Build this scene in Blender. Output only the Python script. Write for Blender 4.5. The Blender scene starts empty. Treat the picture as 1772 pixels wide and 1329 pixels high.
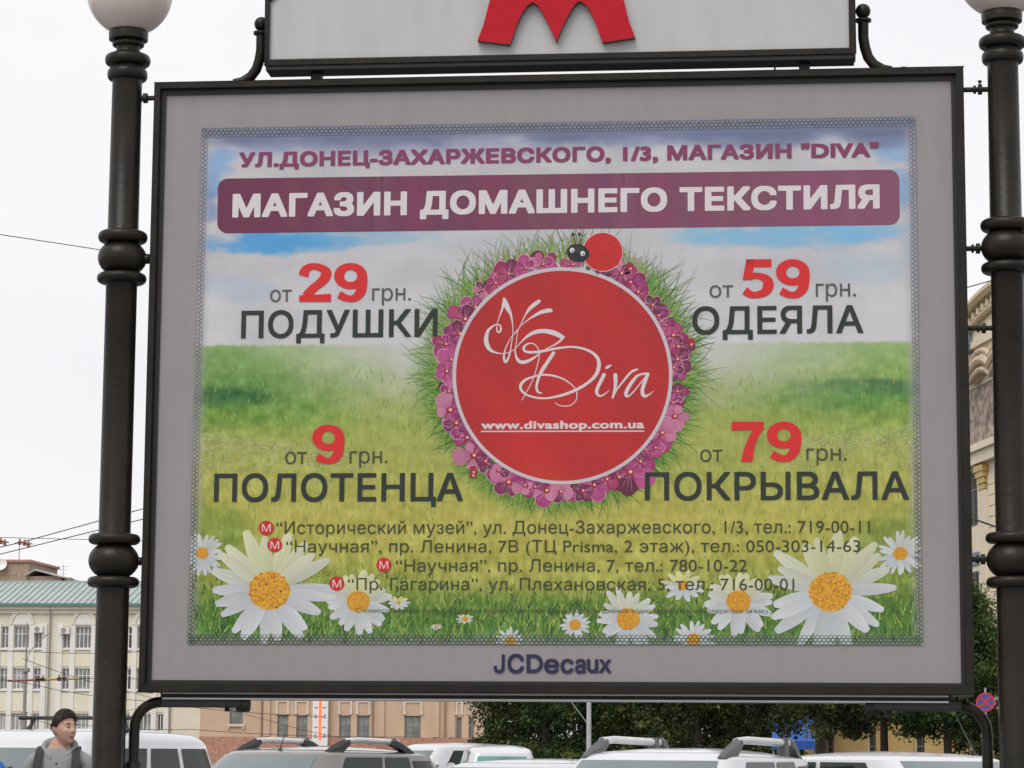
import bpy, bmesh, math, random
import numpy as np
from mathutils import Vector, Matrix, noise as mnoise

rnd = random.Random(7)
scene = bpy.context.scene
COL = scene.collection
PI = math.pi

# ------------------------------------------------------------------ camera
FPX, CX, CY, CZ = 4497.4, 0.8877, -10.2563, 1.6
PITCH, ROLL, YAW = 0.14027, 0.006786, 0.10158
_fw = Vector((-math.sin(YAW) * math.cos(PITCH), math.cos(YAW) * math.cos(PITCH), math.sin(PITCH)))
_r0 = Vector((math.cos(YAW), math.sin(YAW), 0))
_u0 = _r0.cross(_fw)
RIGHT = math.cos(ROLL) * _r0 + math.sin(ROLL) * _u0
UP = -math.sin(ROLL) * _r0 + math.cos(ROLL) * _u0
CAMP = Vector((CX, CY, CZ))
cam = bpy.data.cameras.new('camera')
cam.sensor_width = 36.0
cam.lens = FPX / 1772 * 36
cam.clip_end = 3000
camo = bpy.data.objects.new('camera', cam)
COL.objects.link(camo)
camo.matrix_world = Matrix(((RIGHT.x, UP.x, -_fw.x, CX), (RIGHT.y, UP.y, -_fw.y, CY), (RIGHT.z, UP.z, -_fw.z, CZ), (0, 0, 0, 1)))
scene.camera = camo

# ------------------------------------------------------------------ sky, sun, exposure
SUN_EL, SUN_AZ = math.radians(52), math.radians(200)     # azimuth clockwise from +Y: behind the photographer, a little left
w = bpy.data.worlds.new('World')
scene.world = w
w.use_nodes = True
nt = w.node_tree
nt.nodes.clear()
out = nt.nodes.new('ShaderNodeOutputWorld')
bg = nt.nodes.new('ShaderNodeBackground')
sky = nt.nodes.new('ShaderNodeTexSky')
sky.sky_type = 'NISHITA'
sky.sun_disc = False
sky.sun_elevation = SUN_EL
sky.sun_rotation = SUN_AZ
sky.dust_density = 4
tc = nt.nodes.new('ShaderNodeTexCoord')
mp = nt.nodes.new('ShaderNodeMapping')
mp.inputs['Scale'].default_value = (1.5, 1.5, 4)
nz = nt.nodes.new('ShaderNodeTexNoise')
nz.inputs['Scale'].default_value = 2.2
nz.inputs['Detail'].default_value = 5
cr = nt.nodes.new('ShaderNodeValToRGB')
cr.color_ramp.elements[0].position = 0.3
cr.color_ramp.elements[0].color = (8.6, 8.55, 8.85, 1)
cr.color_ramp.elements[1].position = 0.75
cr.color_ramp.elements[1].color = (9.6, 9.5, 9.7, 1)
mix = nt.nodes.new('ShaderNodeMix')
mix.data_type = 'RGBA'
mix.inputs['Factor'].default_value = 0.95
L = nt.links.new
L(tc.outputs['Generated'], mp.inputs['Vector'])
L(mp.outputs['Vector'], nz.inputs['Vector'])
L(nz.outputs['Fac'], cr.inputs['Fac'])
L(sky.outputs['Color'], mix.inputs['A'])
L(cr.outputs['Color'], mix.inputs['B'])
L(mix.outputs['Result'], bg.inputs['Color'])
bg.inputs['Strength'].default_value = 0.1
L(bg.outputs['Background'], out.inputs['Surface'])

sl = bpy.data.lights.new('sun', 'SUN')
sl.energy = 1.5
sl.angle = math.radians(35)
sl.color = (1, 0.97, 0.92)
so = bpy.data.objects.new('sun', sl)
COL.objects.link(so)
sd = Vector((math.sin(SUN_AZ) * math.cos(SUN_EL), math.cos(SUN_AZ) * math.cos(SUN_EL), math.sin(SUN_EL)))
so.rotation_euler = sd.to_track_quat('Z', 'Y').to_euler()
scene.view_settings.view_transform = 'Standard'
scene.view_settings.look = 'None'
scene.view_settings.exposure = 0.1
scene.view_settings.gamma = 1.0


# ------------------------------------------------------------------ helpers
def at(px, py, Y=0.0):
    """point in the world plane y = Y seen at photo position (px, py): how the place was surveyed"""
    d = _fw + RIGHT * ((px - 886) / FPX) - UP * ((py - 664.5) / FPX)
    t = (Y - CY) / d.y
    return CAMP + d * t


def lin(c):
    return tuple(((v / 255) / 12.92 if v / 255 <= 0.04045 else ((v / 255 + 0.055) / 1.055) ** 2.4) for v in c)


MATS = {}


def mat(name, rgb, rough=0.6, metal=0.0, var=0.12, scale=6.0, bump=0.0, bscale=40.0, coat=0.0, spec=0.5, stretch=None, emit=None):
    if name in MATS:
        return MATS[name]
    m = bpy.data.materials.new(name)
    m.use_nodes = True
    t = m.node_tree
    b = t.nodes['Principled BSDF']
    tcn = t.nodes.new('ShaderNodeTexCoord')
    vec = tcn.outputs['Object']
    if stretch:
        mpn = t.nodes.new('ShaderNodeMapping')
        mpn.inputs['Scale'].default_value = stretch
        t.links.new(vec, mpn.inputs['Vector'])
        vec = mpn.outputs['Vector']
    n = t.nodes.new('ShaderNodeTexNoise')
    n.inputs['Scale'].default_value = scale
    n.inputs['Detail'].default_value = 6
    t.links.new(vec, n.inputs['Vector'])
    r = t.nodes.new('ShaderNodeValToRGB')
    r.color_ramp.elements[0].position = 0.3
    r.color_ramp.elements[1].position = 0.7
    r.color_ramp.elements[0].color = tuple(v * (1 - var) for v in rgb) + (1,)
    r.color_ramp.elements[1].color = tuple(min(1, v * (1 + var)) for v in rgb) + (1,)
    t.links.new(n.outputs['Fac'], r.inputs['Fac'])
    t.links.new(r.outputs['Color'], b.inputs['Base Color'])
    b.inputs['Roughness'].default_value = rough
    b.inputs['Metallic'].default_value = metal
    b.inputs['Coat Weight'].default_value = coat
    b.inputs['Coat Roughness'].default_value = 0.08
    b.inputs['Specular IOR Level'].default_value = spec
    if emit:
        b.inputs['Emission Color'].default_value = emit[:3] + (1,)
        b.inputs['Emission Strength'].default_value = emit[3]
    if bump:
        n2 = t.nodes.new('ShaderNodeTexNoise')
        n2.inputs['Scale'].default_value = bscale
        n2.inputs['Detail'].default_value = 4
        t.links.new(vec, n2.inputs['Vector'])
        bp_ = t.nodes.new('ShaderNodeBump')
        bp_.inputs['Strength'].default_value = bump
        bp_.inputs['Distance'].default_value = 0.02
        t.links.new(n2.outputs['Fac'], bp_.inputs['Height'])
        t.links.new(bp_.outputs['Normal'], b.inputs['Normal'])
    MATS[name] = m
    return m


class MB:
    """collects simple solids; build() links them as one mesh object"""

    def __init__(s):
        s.v, s.f, s.mi = [], [], []
        s.cur = 0

    def face(s, pts):
        i = len(s.v)
        s.v += [tuple(p) for p in pts]
        s.f.append(tuple(range(i, i + len(pts))))
        s.mi.append(s.cur)

    def box(s, x0, x1, y0, y1, z0, z1):
        i = len(s.v)
        s.v += [(x0, y0, z0), (x1, y0, z0), (x1, y1, z0), (x0, y1, z0), (x0, y0, z1), (x1, y0, z1), (x1, y1, z1), (x0, y1, z1)]
        for q in ((0, 3, 2, 1), (4, 5, 6, 7), (0, 1, 5, 4), (1, 2, 6, 5), (2, 3, 7, 6), (3, 0, 4, 7)):
            s.f.append(tuple(i + k for k in q))
            s.mi.append(s.cur)
        return s

    def rings(s, rings, close=True, cap=True):
        n = len(rings[0])
        i0 = len(s.v)
        for r in rings:
            s.v += [tuple(p) for p in r]
        for k in range(len(rings) - 1):
            for j in range(n if close else n - 1):
                a = i0 + k * n + j
                b = i0 + k * n + (j + 1) % n
                s.f.append((a, b, b + n, a + n))
                s.mi.append(s.cur)
        if cap:
            s.f.append(tuple(i0 + j for j in reversed(range(n))))
            s.mi.append(s.cur)
            e = i0 + (len(rings) - 1) * n
            s.f.append(tuple(e + j for j in range(n)))
            s.mi.append(s.cur)
        return s

    def lathe(s, prof, c=(0, 0, 0), n=40):
        s.rings([[(c[0] + r * math.cos(2 * PI * j / n), c[1] + r * math.sin(2 * PI * j / n), c[2] + z) for j in range(n)] for r, z in prof])
        return s

    def tube(s, pts, rad, n=10, cap=True):
        pts = [Vector(p) for p in pts]
        if not isinstance(rad, (list, tuple)):
            rad = [rad] * len(pts)
        rings = []
        prev = None
        for k, p in enumerate(pts):
            if k == 0:
                t = pts[1] - p
            elif k == len(pts) - 1:
                t = p - pts[k - 1]
            else:
                t = (pts[k + 1] - p).normalized() + (p - pts[k - 1]).normalized()
            t.normalize()
            if prev is None:
                a = t.orthogonal().normalized()
            else:
                a = prev - t * prev.dot(t)
                a.normalize()
            prev = a
            b = t.cross(a)
            rings.append([p + rad[k] * (math.cos(2 * PI * j / n) * a + math.sin(2 * PI * j / n) * b) for j in range(n)])
        return s.rings(rings, cap=cap)

    def prism(s, poly, y0, y1):
        """outline in x,z extruded from y0 (front) to y1"""
        n = len(poly)
        i = len(s.v)
        s.v += [(x, y0, z) for x, z in poly] + [(x, y1, z) for x, z in poly]
        s.f.append(tuple(i + k for k in range(n)))
        s.mi.append(s.cur)
        s.f.append(tuple(i + n + k for k in reversed(range(n))))
        s.mi.append(s.cur)
        for k in range(n):
            s.f.append((i + k, i + n + k, i + n + (k + 1) % n, i + (k + 1) % n))
            s.mi.append(s.cur + 1 if getattr(s, 'sidemat', False) else s.cur)
        return s

    def build(s, name, mats, parent=None, smooth=False, bevel=0.0, angle=35):
        me = bpy.data.meshes.new(name)
        me.from_pydata(s.v, [], s.f)
        if not isinstance(mats, (list, tuple)):
            mats = [mats]
        for m in mats:
            me.materials.append(m)
        if len(mats) > 1:
            me.polygons.foreach_set('material_index', s.mi)
        bm = bmesh.new()
        bm.from_mesh(me)
        bmesh.ops.recalc_face_normals(bm, faces=bm.faces)
        if bevel:
            bmesh.ops.remove_doubles(bm, verts=bm.verts, dist=1e-5)
            es = [e for e in bm.edges if len(e.link_faces) == 2 and e.calc_face_angle(0) > 0.6]
            bmesh.ops.bevel(bm, geom=es, offset=bevel, segments=2, affect='EDGES', profile=0.6)
        if smooth:
            for f in bm.faces:
                f.smooth = True
            for e in bm.edges:
                if len(e.link_faces) == 2 and e.calc_face_angle(0) > math.radians(angle):
                    e.smooth = False
        bm.to_mesh(me)
        bm.free()
        o = bpy.data.objects.new(name, me)
        COL.objects.link(o)
        if parent:
            o.parent = parent
        return o


def tag(o, label=None, cat=None, group=None, kind=None):
    if label:
        o['label'] = label
    if cat:
        o['category'] = cat
    if group:
        o['group'] = group
    if kind:
        o['kind'] = kind
    return o


def empty(name, loc, rz=0.0, parent=None):
    o = bpy.data.objects.new(name, None)
    o.empty_display_size = 0.2
    COL.objects.link(o)
    o.location = loc
    o.rotation_euler = (0, 0, rz)
    if parent:
        o.parent = parent
    return o


def copy_tree(o, parent=None):
    c = o.copy()
    COL.objects.link(c)
    if parent:
        c.parent = parent
    for ch in [q for q in COL.objects if q.parent == o]:
        copy_tree(ch, c)
    return c


def bake(o, keep=False):
    """apply modifiers into a plain mesh"""
    bpy.context.view_layer.update()
    dg = bpy.context.evaluated_depsgraph_get()
    me = bpy.data.meshes.new_from_object(o.evaluated_get(dg))
    o.modifiers.clear()
    o.data = me
    return o


def arc(c, r, a0, a1, n):
    return [(c[0] + r * math.cos(a0 + (a1 - a0) * k / n), c[1] + r * math.sin(a0 + (a1 - a0) * k / n)) for k in range(n + 1)]


# ------------------------------------------------------------------ materials
M_POST = mat('dark_bronze_paint', (0.0165, 0.0133, 0.0098), 0.36, var=0.3, scale=9, bump=0.10, bscale=45, spec=0.24)
M_POST2 = mat('dark_bronze_paint_matt', (0.009, 0.008, 0.007), 0.5, var=0.15)
M_GROOVE = mat('black_rubber_seal', (0.008, 0.008, 0.008), 0.7)
M_ALU = mat('grey_aluminium', (0.35, 0.34, 0.34), 0.45, var=0.1)
M_GLOBE = mat('milk_glass', (0.63, 0.56, 0.52), 0.25, var=0.03, scale=3, spec=0.5)
M_BORDER = mat('grey_backing_film', (0.256, 0.236, 0.236), 0.5, var=0.045, scale=5, coat=0.5, stretch=(3, 1, .5))
M_SIGNW = mat('white_sign_film', (0.46, 0.455, 0.455), 0.5, var=0.06, scale=4, stretch=(3, 1, .6), coat=0.3)
M_RED = mat('red_acrylic', (0.46, 0.006, 0.018), 0.55, var=0.08, scale=12, spec=.2)
M_REDSIDE = mat('grey_letter_edge', (0.10, 0.075, 0.07), 0.6)
M_NAVY = mat('navy_print', (0.012, 0.025, 0.09), 0.5)
M_ASPH = mat('asphalt', (0.06, 0.06, 0.062), 0.9, var=0.25, scale=1.5, bump=0.3, bscale=80)
M_PAVE = mat('grey_paving', (0.25, 0.24, 0.23), 0.85, var=0.2, scale=2, bump=0.2, bscale=40)
M_KERB = mat('granite_kerb', (0.3, 0.29, 0.28), 0.8, var=0.2, scale=8)

# ------------------------------------------------------------------ ground
g = MB()
g.face([(-1500, -800, 0), (1500, -800, 0), (1500, 1600, 0), (-1500, 1600, 0)])
tag(g.build('ground', M_ASPH), 'dark asphalt of the wide city square', 'ground', kind='structure')
g = MB()
g.box(-60, 60, -40, 4.5, -0.2, 0.12)
tag(g.build('pavement', M_PAVE), 'grey paved footway around the billboard', 'pavement', kind='structure')
g = MB()
g.box(-60, 60, 4.5, 4.65, -0.2, 0.135)
tag(g.build('kerb', M_KERB), 'pale granite kerb along the footway', 'kerb', kind='structure')
g = MB()
g.box(-120, 200, 168, 215, -0.2, 0.12)
tag(g.build('far_pavement', M_PAVE), 'paved footway along the far facades', 'pavement', kind='structure')


# ------------------------------------------------------------------ lamp posts
def lamp_post(x, label):
    t = empty('lamp_post', (x, 0, 0.12))
    tag(t, label, 'lamp post', 'lamp posts carrying the billboard')
    z0 = -0.12
    R = 0.0635

    def torus(zc, ri, ro, h):     # a rounded ring standing out of the shaft
        return [(ri, zc - h)] + [(ri + (ro - ri) * math.cos(a) ** 0.5 if math.cos(a) > 0 else ri, zc + h * math.sin(a)) for a in [(-PI / 2 + PI * k / 8) for k in range(1, 8)]] + [(ri, zc + h)]

    p = [(0.19, z0 + 0.12), (0.19, z0 + 0.2), (0.16, z0 + 0.25), (0.125, z0 + 0.75), (0.14, z0 + 0.78), (0.14, z0 + 0.82), (0.10, z0 + 0.86), (0.067, z0 + 0.9)]
    p += [(0.0655, z0 + 2.24)]
    p += torus(z0 + 2.262, 0.066, 0.104, 0.022)
    for k in range(0, 13):
        a = -PI * 0.36 + PI * 0.72 * k / 12
        p.append((0.102 * math.cos(a * 0.98), z0 + 2.349 + 0.072 * math.sin(a) / math.sin(PI * 0.36)))
    p += torus(z0 + 2.435, 0.066, 0.104, 0.022)
    p += [(0.0645, z0 + 2.46), (0.0635, z0 + 3.48)]
    p += torus(z0 + 3.503, 0.064, 0.101, 0.022)
    for k in range(0, 13):
        a = -PI * 0.36 + PI * 0.72 * k / 12
        p.append((0.1 * math.cos(a * 0.98), z0 + 3.588 + 0.07 * math.sin(a) / math.sin(PI * 0.36)))
    p += torus(z0 + 3.675, 0.064, 0.101, 0.024)
    p += [(0.063, z0 + 3.70), (0.061, z0 + 4.33)]
    p += torus(z0 + 4.359, 0.062, 0.083, 0.024)
    p += [(0.0625, z0 + 4.385), (0.0625, z0 + 4.395)]
    p += torus(z0 + 4.42, 0.062, 0.094, 0.024)
    p += [(0.058, z0 + 4.447), (0.049, z0 + 4.46), (0.049, z0 + 4.475)]
    p += torus(z0 + 4.489, 0.05, 0.066, 0.011)
    p += [(0.062, z0 + 4.502), (0.08, z0 + 4.506), (0.082, z0 + 4.535), (0.078, z0 + 4.545), (0.05, z0 + 4.55)]
    m = MB()
    m.lathe(p, n=48)
    m.build('pole', M_POST, t, smooth=True, angle=50)
    m = MB()
    prof = []
    for k in range(0, 33):
        a = -PI / 2 + PI * k / 32
        prof.append((max(0.0005, 0.177 * math.cos(a)), z0 + 4.706 + 0.177 * math.sin(a)))
    m.lathe(prof, n=48)
    m.build('globe', M_GLOBE, t, smooth=True, angle=80)
    m = MB()
    m.lathe([(0.012, z0 + 4.883), (0.03, z0 + 4.885), (0.03, z0 + 4.9), (0.012, z0 + 4.92), (0.001, z0 + 4.95)], n=16)
    m.build('finial', M_POST, t, smooth=True)


lamp_post(-1.766, 'dark lamp post with milky globe, between the far green-roofed building and the billboard')
lamp_post(1.806, 'dark lamp post with milky globe on the billboard side where the ornate facade shows')

# ------------------------------------------------------------------ billboard
BX0, BX1, BZ0, BZ1 = -1.645, 1.648, 1.825, 4.318       # outer frame
OX0, OX1, OZ0, OZ1 = -1.600, 1.600, 1.8714, 4.2694     # visible opening
bill = empty('billboard', (0, 0, 0.12))
tag(bill, 'large framed billboard with flowery textile shop poster between two lamp posts', 'billboard')
BO = Vector((0, 0, -0.12))


def bpart(o):
    o.parent = bill
    o.location = BO
    return o


def frame_ring(x0, x1, z0, z1, X0, X1, Z0, Z1, y0, y1):
    m = MB()
    for y in (y0, y1):
        o_ = [(X0, y, Z0), (X1, y, Z0), (X1, y, Z1), (X0, y, Z1)]
        i_ = [(x0, y, z0), (x1, y, z0), (x1, y, z1), (x0, y, z1)]
        for k in range(4):
            m.face([o_[k], o_[(k + 1) % 4], i_[(k + 1) % 4], i_[k]])
    for q in ([(X0, Z0), (X1, Z0), (X1, Z1), (X0, Z1)], [(x0, z0), (x1, z0), (x1, z1), (x0, z1)]):
        for k in range(4):
            a, b = q[k], q[(k + 1) % 4]
            m.face([(a[0], y0, a[1]), (b[0], y0, b[1]), (b[0], y1, b[1]), (a[0], y1, a[1])])
    return m


bpart(frame_ring(-1.619, 1.621, 1.853, 4.291, BX0, BX1, BZ0, BZ1, -0.030, 0.22).build('frame', M_POST, bevel=0.003))
bpart(frame_ring(OX0, OX1, OZ0, OZ1, -1.6185, 1.6205, 1.8535, 4.2905, -0.006, 0.10).build('inner_frame', M_POST2))
m = MB()
m.box(-1.6, 1.6, 0.004, 0.05, OZ0, OZ1)
bpart(m.build('backing_panel', M_BORDER))
m = MB()
m.box(-1.61, 1.61, 0.105, 0.21, 1.86, 4.28)
bpart(m.build('back_cover', M_POST2))
# bottom channel under the frame: light lip, dark gap, pale lower lip
m = MB()
m.box(-1.56, 1.56, 0.0, 0.2, 1.802, 1.8245)
bpart(m.build('bottom_channel', M_GROOVE))
m = MB()
m.box(-1.55, 1.55, -0.016, -0.001, 1.8165, 1.8245)
m.box(-1.55, 1.55, -0.012, 0.19, 1.795, 1.8015)
bpart(m.build('bottom_trim', M_ALU))
# the tube legs that curl under the board
for sx, px, xb0, xb1 in ((-1, -1.678, -1.555, -1.235), (1, 1.700, 1.600, 1.262)):
    m = MB()
    pts = [(px, 0.06, 0.5), (px, 0.06, 1.55), (px, 0.06, 1.66)]
    rr = 0.105
    for k in range(1, 9):
        a = PI / 2 * k / 8
        pts.append((px - sx * rr * (1 - math.cos(a)), 0.06, 1.68 + rr * math.sin(a)))
    pts.append((xb0 - sx * 0.05, 0.06, 1.785))
    pts.append((xb1, 0.06, 1.785))
    m.tube(pts, 0.0215, 14)
    br = bpart(m.build('support_tube', M_POST, smooth=True))
    m = MB()
    m.box(min(xb0, xb1), max(xb0, xb1), -0.005, 0.12, 1.7655, 1.8015)
    m2 = m.build('clamp_bar', M_GROOVE, br, bevel=0.004)
    m = MB()
    m.tube([(xb1 + sx * 0.02, 0.03, 1.778), (xb1 - sx * 0.03, 0.03, 1.778)], 0.031, 16)
    m.tube([(xb1 + sx * 0.06, 0.03, 1.765), (xb1 + sx * 0.06, 0.03, 1.748)], 0.01, 8)
    m.build('end_cap', M_GROOVE, br, smooth=True)
    m = MB()
    xp = -1.766 if sx < 0 else 1.806
    m.tube([(px, 0.06, 1.522), (px, 0.06, 1.546)], 0.03, 14)
    m.tube([(px, 0.06, 1.534), (xp, 0.02, 1.534)], 0.012, 10)
    m.build('collar', M_POST2, br, smooth=True)
# studs between posts and frame
for xa, xb, z in ((-1.71, BX0, 4.259), (-1.67, BX0, 3.584), (-1.63, BX0, 2.346), (1.75, BX1, 4.23), (1.72, BX1, 3.584), (1.745, BX1, 3.264), (1.715, BX1, 2.352)):
    m = MB()
    m.tube([(xa + (-0.03 if xa < 0 else 0.03), 0.0, z), (xb, 0.0, z)], 0.0105, 10)
    q = 0.35
    xm = xa * (1 - q) + xb * q
    m.tube([(xm - 0.008, 0, z), (xm + 0.008, 0, z)], 0.021, 12)
    m.tube([(xm - 0.026, 0, z), (xm - 0.016, 0, z)], 0.017, 12)
    if z in (4.23,):
        m.tube([(xm, 0, z), (xm, 0, z + 0.03)], 0.004, 6)
        m.tube([(xm, 0, z + 0.03), (xm, 0, z + 0.037)], 0.008, 8)
    bpart(m.build('stud', M_POST, smooth=True))
# lifting lugs on the top edge
m = MB()
for x in (-1.36, -1.32, 1.475, 1.53):
    m = MB()
    m.lathe([(0.016, 4.318), (0.014, 4.326), (0.006, 4.331), (0.001, 4.332)], c=(x, 0.06, 0), n=12)
    bpart(m.build('top_lug', M_POST, smooth=True))

# ------------------------------------------------------------------ metro sign above
ms = empty('metro_sign', (0.02, 0, 4.318))
tag(ms, 'white gabled sign with red letter M fixed above the billboard', 'metro sign')


def mpart(o):
    o.parent = ms
    o.location = (-0.02, 0, -4.318)
    return o


def sign_outline(x0, x1, z0, zs, peak):
    xc = 0.5 * (x0 + x1)
    pts = [(x0, z0), (x1, z0), (x1, zs)]
    for k in range(1, 20):
        t = k / 20
        x = x1 + (x0 - x1) * t
        pts.append((x, zs + (peak - zs) * math.sin(PI * t) ** 0.8))
    pts.append((x0, zs))
    return pts


outer = sign_outline(-1.180, 1.222, 4.3755, 4.655, 5.15)
inner = sign_outline(-1.163, 1.196, 4.398, 4.640, 5.125)
m = MB()
n = len(outer)
for y in (-0.06, 0.08):
    for k in range(n):
        a, b = outer[k], outer[(k + 1) % n]
        c, d = inner[(k + 1) % n], inner[k]
        m.face([(a[0], y, a[1]), (b[0], y, b[1]), (c[0], y, c[1]), (d[0], y, d[1])])
for q in (outer, inner):
    for k in range(n):
        a, b = q[k], q[(k + 1) % n]
        m.face([(a[0], -0.06, a[1]), (b[0], -0.06, b[1]), (b[0], 0.08, b[1]), (a[0], 0.08, a[1])])
mpart(m.build('frame', M_POST, bevel=0.003))
m = MB()
m.prism(inner, -0.046, 0.07)
mpart(m.build('sign_panel', M_SIGNW))
m = MB()
m.box(-1.176, 1.218, -0.052, 0.06, 4.352, 4.375)
mpart(m.build('bottom_channel', M_POST2, bevel=0.004))
# the letter M
h0 = 4.436


def mshape():
    xc = 0.02
    zt = 4.99
    left = [(-0.300, 4.452), (-0.168, 4.4335)]
    # inner left arch up and down
    a1 = [(-0.155, 4.470), (-0.139, 4.520), (-0.120, 4.560), (-0.100, 4.592), (-0.080, 4.607), (-0.070, 4.607), (-0.052, 4.590), (-0.030, 4.550), (0.0, 4.490), (0.02, 4.440)]
    half = left + a1
    right = [(2 * xc - x, z) for x, z in reversed(half[:-1])]
    top = []
    # outer right edge going up, then the top dip, then down the left
    up = [(0.315, 4.520), (0.296, 4.600), (0.268, 4.700), (0.232, 4.800), (0.190, 4.890), (0.135, 4.960), (0.098, zt), (0.075, 4.93)]
    r_up = [(xc + (x - xc) * 1.0, z) for x, z in up]
    l_dn = [(2 * xc - x, z) for x, z in reversed(r_up)]
    return half + right + r_up + [(xc, 4.80)] + l_dn


m = MB()
m.sidemat = True
m.prism(mshape(), -0.082, -0.0465)
mpart(m.build('letter', [M_RED, M_REDSIDE]))
for x in (-0.975, 1.018):
    m = MB()
    m.box(x - 0.022, x + 0.022, -0.005, 0.045, 4.3185, 4.3515)
    mpart(m.build('foot', M_POST2, bevel=0.003))
for sx, x0, zt in ((-1, -1.213, 4.560), (1, 1.256, 4.560)):
    m = MB()
    pts = [(x0 + sx * 0.11, 0.03, 4.3205), (x0 + sx * 0.075, 0.03, 4.328), (x0 + sx * 0.04, 0.03, 4.35), (x0 + sx * 0.018, 0.03, 4.38), (x0 + sx * 0.006, 0.03, 4.42), (x0, 0.03, 4.46), (x0, 0.03, zt - 0.03)]
    m.tube(pts, 0.0215, 14)
    arm = mpart(m.build('side_tube', M_POST, smooth=True))
    m = MB()
    m.lathe([(0.022, zt - 0.034), (0.033, zt - 0.032), (0.033, zt - 0.022), (0.022, zt - 0.02)], c=(x0, 0.03, 0), n=20)
    m.lathe([(0.0305 * math.cos(a), zt + 0.012 + 0.0305 * math.sin(a)) for a in [(-1.1 + (1.1 + PI / 2 - 0.01) * k / 12) for k in range(13)]], c=(x0, 0.03, 0), n=20)
    m.build('ball_cap', M_POST, arm, smooth=True)
m = MB()
m.tube([(1.36, 0.05, 4.318), (1.38, 0.05, 4.330), (1.41, 0.04, 4.338), (1.43, 0.03, 4.334), (1.435, 0.03, 4.318)], 0.004, 6)
mpart(m.build('cable', M_GROOVE, smooth=True))
m = MB()
m.tube([(0.903, -0.02, 4.36), (0.902, -0.03, 4.345), (0.898, -0.02, 4.318)], 0.004, 6)
mpart(m.build('cable', M_GROOVE, smooth=True))

# ------------------------------------------------------------------ the poster
TL, TR, BL, BR = (348.8, 221.8), (1584, 201.5), (324.4, 1114.4), (1597, 1116)     # corners of the picture
KP, VEIL = 0.80, 0.030     # how bright a white sheet reads here, and the gloss over it


def ink(c):
    return tuple(min(0.92, max(0.002, (v - VEIL) / KP)) for v in lin(tuple(q * .93 for q in c)))


def hash2(ix, iy, seed):
    h = (ix.astype(np.int64) * 374761393 + iy.astype(np.int64) * 668265263 + seed * 974634777) & 0x7fffffff
    h = (h ^ (h >> 13)) * 1274126177 & 0x7fffffff
    return ((h ^ (h >> 16)) & 0xffff) / 65535.0


def vnoise(x, y, seed=0):
    ix, iy = np.floor(x), np.floor(y)
    fx, fy = x - ix, y - iy
    fx, fy = fx * fx * (3 - 2 * fx), fy * fy * (3 - 2 * fy)
    a, b = hash2(ix, iy, seed), hash2(ix + 1, iy, seed)
    c, d = hash2(ix, iy + 1, seed), hash2(ix + 1, iy + 1, seed)
    return (a * (1 - fx) + b * fx) * (1 - fy) + (c * (1 - fx) + d * fx) * fy


def fbm(x, y, seed=0, oct=5):
    v, a, s = 0, 0.5, 0
    for k in range(oct):
        v = v + a * vnoise(x * 2 ** k, y * 2 ** k, seed + k)
        s += a
        a *= 0.5
    return v / s


def smooth(a, b, x):
    t = np.clip((x - a) / (b - a), 0, 1)
    return t * t * (3 - 2 * t)


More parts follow.
